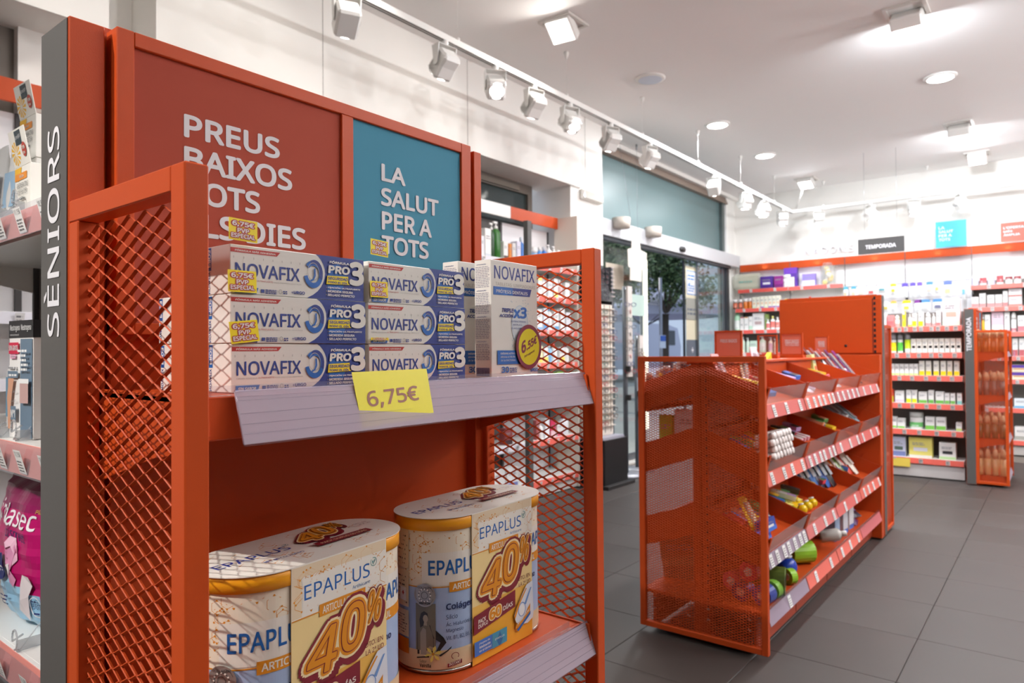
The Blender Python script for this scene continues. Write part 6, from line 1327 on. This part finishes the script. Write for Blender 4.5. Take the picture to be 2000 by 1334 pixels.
tag(MB().lathe([(.001, .0), (.09, .0), (.085, -.10), (.001, -.10)][::-1], mat('reflection beige', (196, 186, 176), .5), (6.62, 3.33, 2.42), 20).build('reflection_drum'), 'beige drum standing for a track light reflection under the white beam nearer the door sensor', 'lamp')  # second drum, shaped after a reflected track light

# ================================================================== the street
def street():
    MB().box(-8, 30, 3.66, 30, -.12, -.04, mat('pavement', (176, 172, 166), .8, var=.1)).build('pavement', kind='structure')
    b = thing('building', 'dark shop front and grey apartment wall across the street', 'building', (24, 22, 0)); L = b.location
    MB().box(12, 42, 22, 22.4, 0, 12, mat('building grey', (150, 150, 160), .8)).build('wall', b, off=L); MB().box(12, 42, 21.6, 22, 3.2, 4.6, mat('fascia light', (196, 196, 208), .7)).build('fascia', b, off=L)
    for i, (x0, x1) in enumerate(((26.5, 31), (31.5, 35), (36, 39))): MB().box(x0, x1, 21.9, 21.95, 0, 2.9, mat('shop dark', (36, 32, 34), .4)).build('opening', b, off=L)
    for i in range(6): MB().box(25+2.7*i, 26.4+2.7*i, 21.95, 22, 5.4, 7.6, mat('window dark', (60, 66, 76), .2)).build('window', b, off=L)
    s = MB(); [s.box(22.5, 26.2, 21.8, 21.84, .1+.12*i, .18+.12*i, mat('roller shutter', (176, 178, 190), .6)) for i in range(24)]; s.build('roller_shutter', b, off=L)
    c = thing('parked_van', 'pale grey van parked beyond the parasol', 'van', (25.0, 13.2, 0)); L = c.location; vw = mat('van paint', (206, 208, 226), .35)
    MB().prism([(22.6, .45), (27.4, .45), (27.5, 1.3), (27.2, 2.05), (26.2, 2.2), (22.6, 2.2)], 'y', 12.6, 14.2, vw).build('van_body', c, off=L); w = MB(); [w.rod((x, 12.55, .35), (x, 12.85, .35), .35, BLACK, 18) for x in (23.5, 26.5)]; w.build('wheel', c, off=L); MB().box(25.8, 26.9, 12.58, 12.6, 1.35, 1.95, dark_lens).build('side_window', c, off=L)
    # parasol
    ux, uy, zt = 16.0, 8.3, 2.45; u = thing('parasol', 'large pale blue-white parasol over the pavement outside the door', 'parasol', (ux, uy, 0)); L = u.location
    cm = mat('parasol cloth', (206, 208, 232), .7); n = 8; vs = [(ux, uy, zt+.35)]+[(ux+2.0*math.cos(R(45*i+20)), uy+2.0*math.sin(R(45*i+20)), zt-.28) for i in range(n)]+[(ux+2.0*math.cos(R(45*i+20)), uy+2.0*math.sin(R(45*i+20)), zt-.48) for i in range(n)]
    m = MB(); m.add(vs, [(0, 1+i, 1+(i+1) % n) for i in range(n)]+[(1+i, 9+i, 9+(i+1) % n, 1+(i+1) % n) for i in range(n)], cm); m.build('canopy', u, off=L)
    k = MB(); k.rod((ux, uy, 0), (ux, uy, zt+.4), .035, mat('pole light grey', (170, 170, 180), .4, .3), 10); k.build('pole', u, off=L)
    k = MB(); [k.rod((ux, uy, zt-.1), vs[1+i], .014, mat('rib grey', (110, 108, 118), .5), 5) for i in range(n)]; [k.rod((ux, uy, zt-.7), Vector((ux, uy, zt))*.45+Vector(vs[1+i])*.55, .012, mat('rib grey', (110, 108, 118), .5), 5) for i in range(n)]; k.build('rib', u, off=L)
    m = MB(); m.add([(ux, uy, zt+.60)]+[(ux+.5*math.cos(R(45*i+20)), uy+.5*math.sin(R(45*i+20)), zt+.40) for i in range(n)], [(0, 1+i, 1+(i+1) % n) for i in range(n)], cm); m.build('vent_cap', u, off=L)
    sp = thing('street_sign', 'blue and white parking sign on a thin pole outside the door', 'sign', (12.0, 5.9, 0)); L = sp.location; MB().rod((12.0, 5.9, 0), (12.0, 5.9, 2.5), .03, mat('pole light grey', (170, 170, 180), .4, .3), 10).build('pole', sp, off=L)
    MB().box(11.88, 12.12, 5.86, 5.87, 1.18, 1.42, mat('sign white board', (226, 230, 240), .5)).build('board', sp, off=L); MB().box(11.90, 12.10, 5.85, 5.86, 1.31, 1.41, pal((30, 90, 190))).build('blue_field', sp, off=L)
    # trees: trunk, limbs, crown of many small leaves
    for i, (x, y, r_, z, lab) in enumerate(((14.2, 6.9, 1.25, 3.0, 'leafy street tree just outside the door opening'), (21.0, 10.2, 1.9, 3.9, 'larger street tree behind the parasol'), (11.2, 6.6, 1.0, 2.7, 'leafy street tree seen through the door glass by the pillar'))):
        t = thing('tree', lab, 'tree', (x, y, 0), group='street trees'); L = t.location; bk = mat('bark', (84, 74, 66), .9)
        k = MB(); k.rod((x+.6, y+.3, 0), (x+.5, y+.2, z*.7), .11, bk, 9, r2=.07); [k.rod((x+.5, y+.2, z*.65), (x+rr(-.6, .8)*r_, y+rr(-.6, .6)*r_, z+rr(-.2, .5)), .05, bk, 6, r2=.015) for _ in range(6)]; k.build('trunk', t, off=L)
        lm = [mat('leaf green %d' % q, ((70, 96, 56), (96, 122, 74), (50, 74, 46), (128, 150, 104))[q], .6) for q in range(4)]; vs = []; m = MB()
        cl = [(rr(-.75, .75)*r_, rr(-.6, .6)*r_, rr(-.5, .6)*r_) for _ in range(26)]
        for q in range(4):
            vs = []; fs = []
            for _ in range(1500):
                c0 = random.choice(cl); a = Vector((random.gauss(0, 1), random.gauss(0, 1), random.gauss(0, 1))).normalized()*rr(.12, .36)*r_; p = Vector((x, y, z))+Vector(c0)+a
                d1 = Vector((random.gauss(0, 1), random.gauss(0, 1), random.gauss(0, 1))).normalized()*.055; d2 = d1.orthogonal().normalized()*.030; b0 = len(vs); vs += [p-d1, p+d2, p+d1, p-d2]; fs.append((b0, b0+1, b0+2, b0+3))
            m.add(vs, fs, lm[q])
        m.build('crown', t, off=L, kind='stuff')
street()
finish_labels()
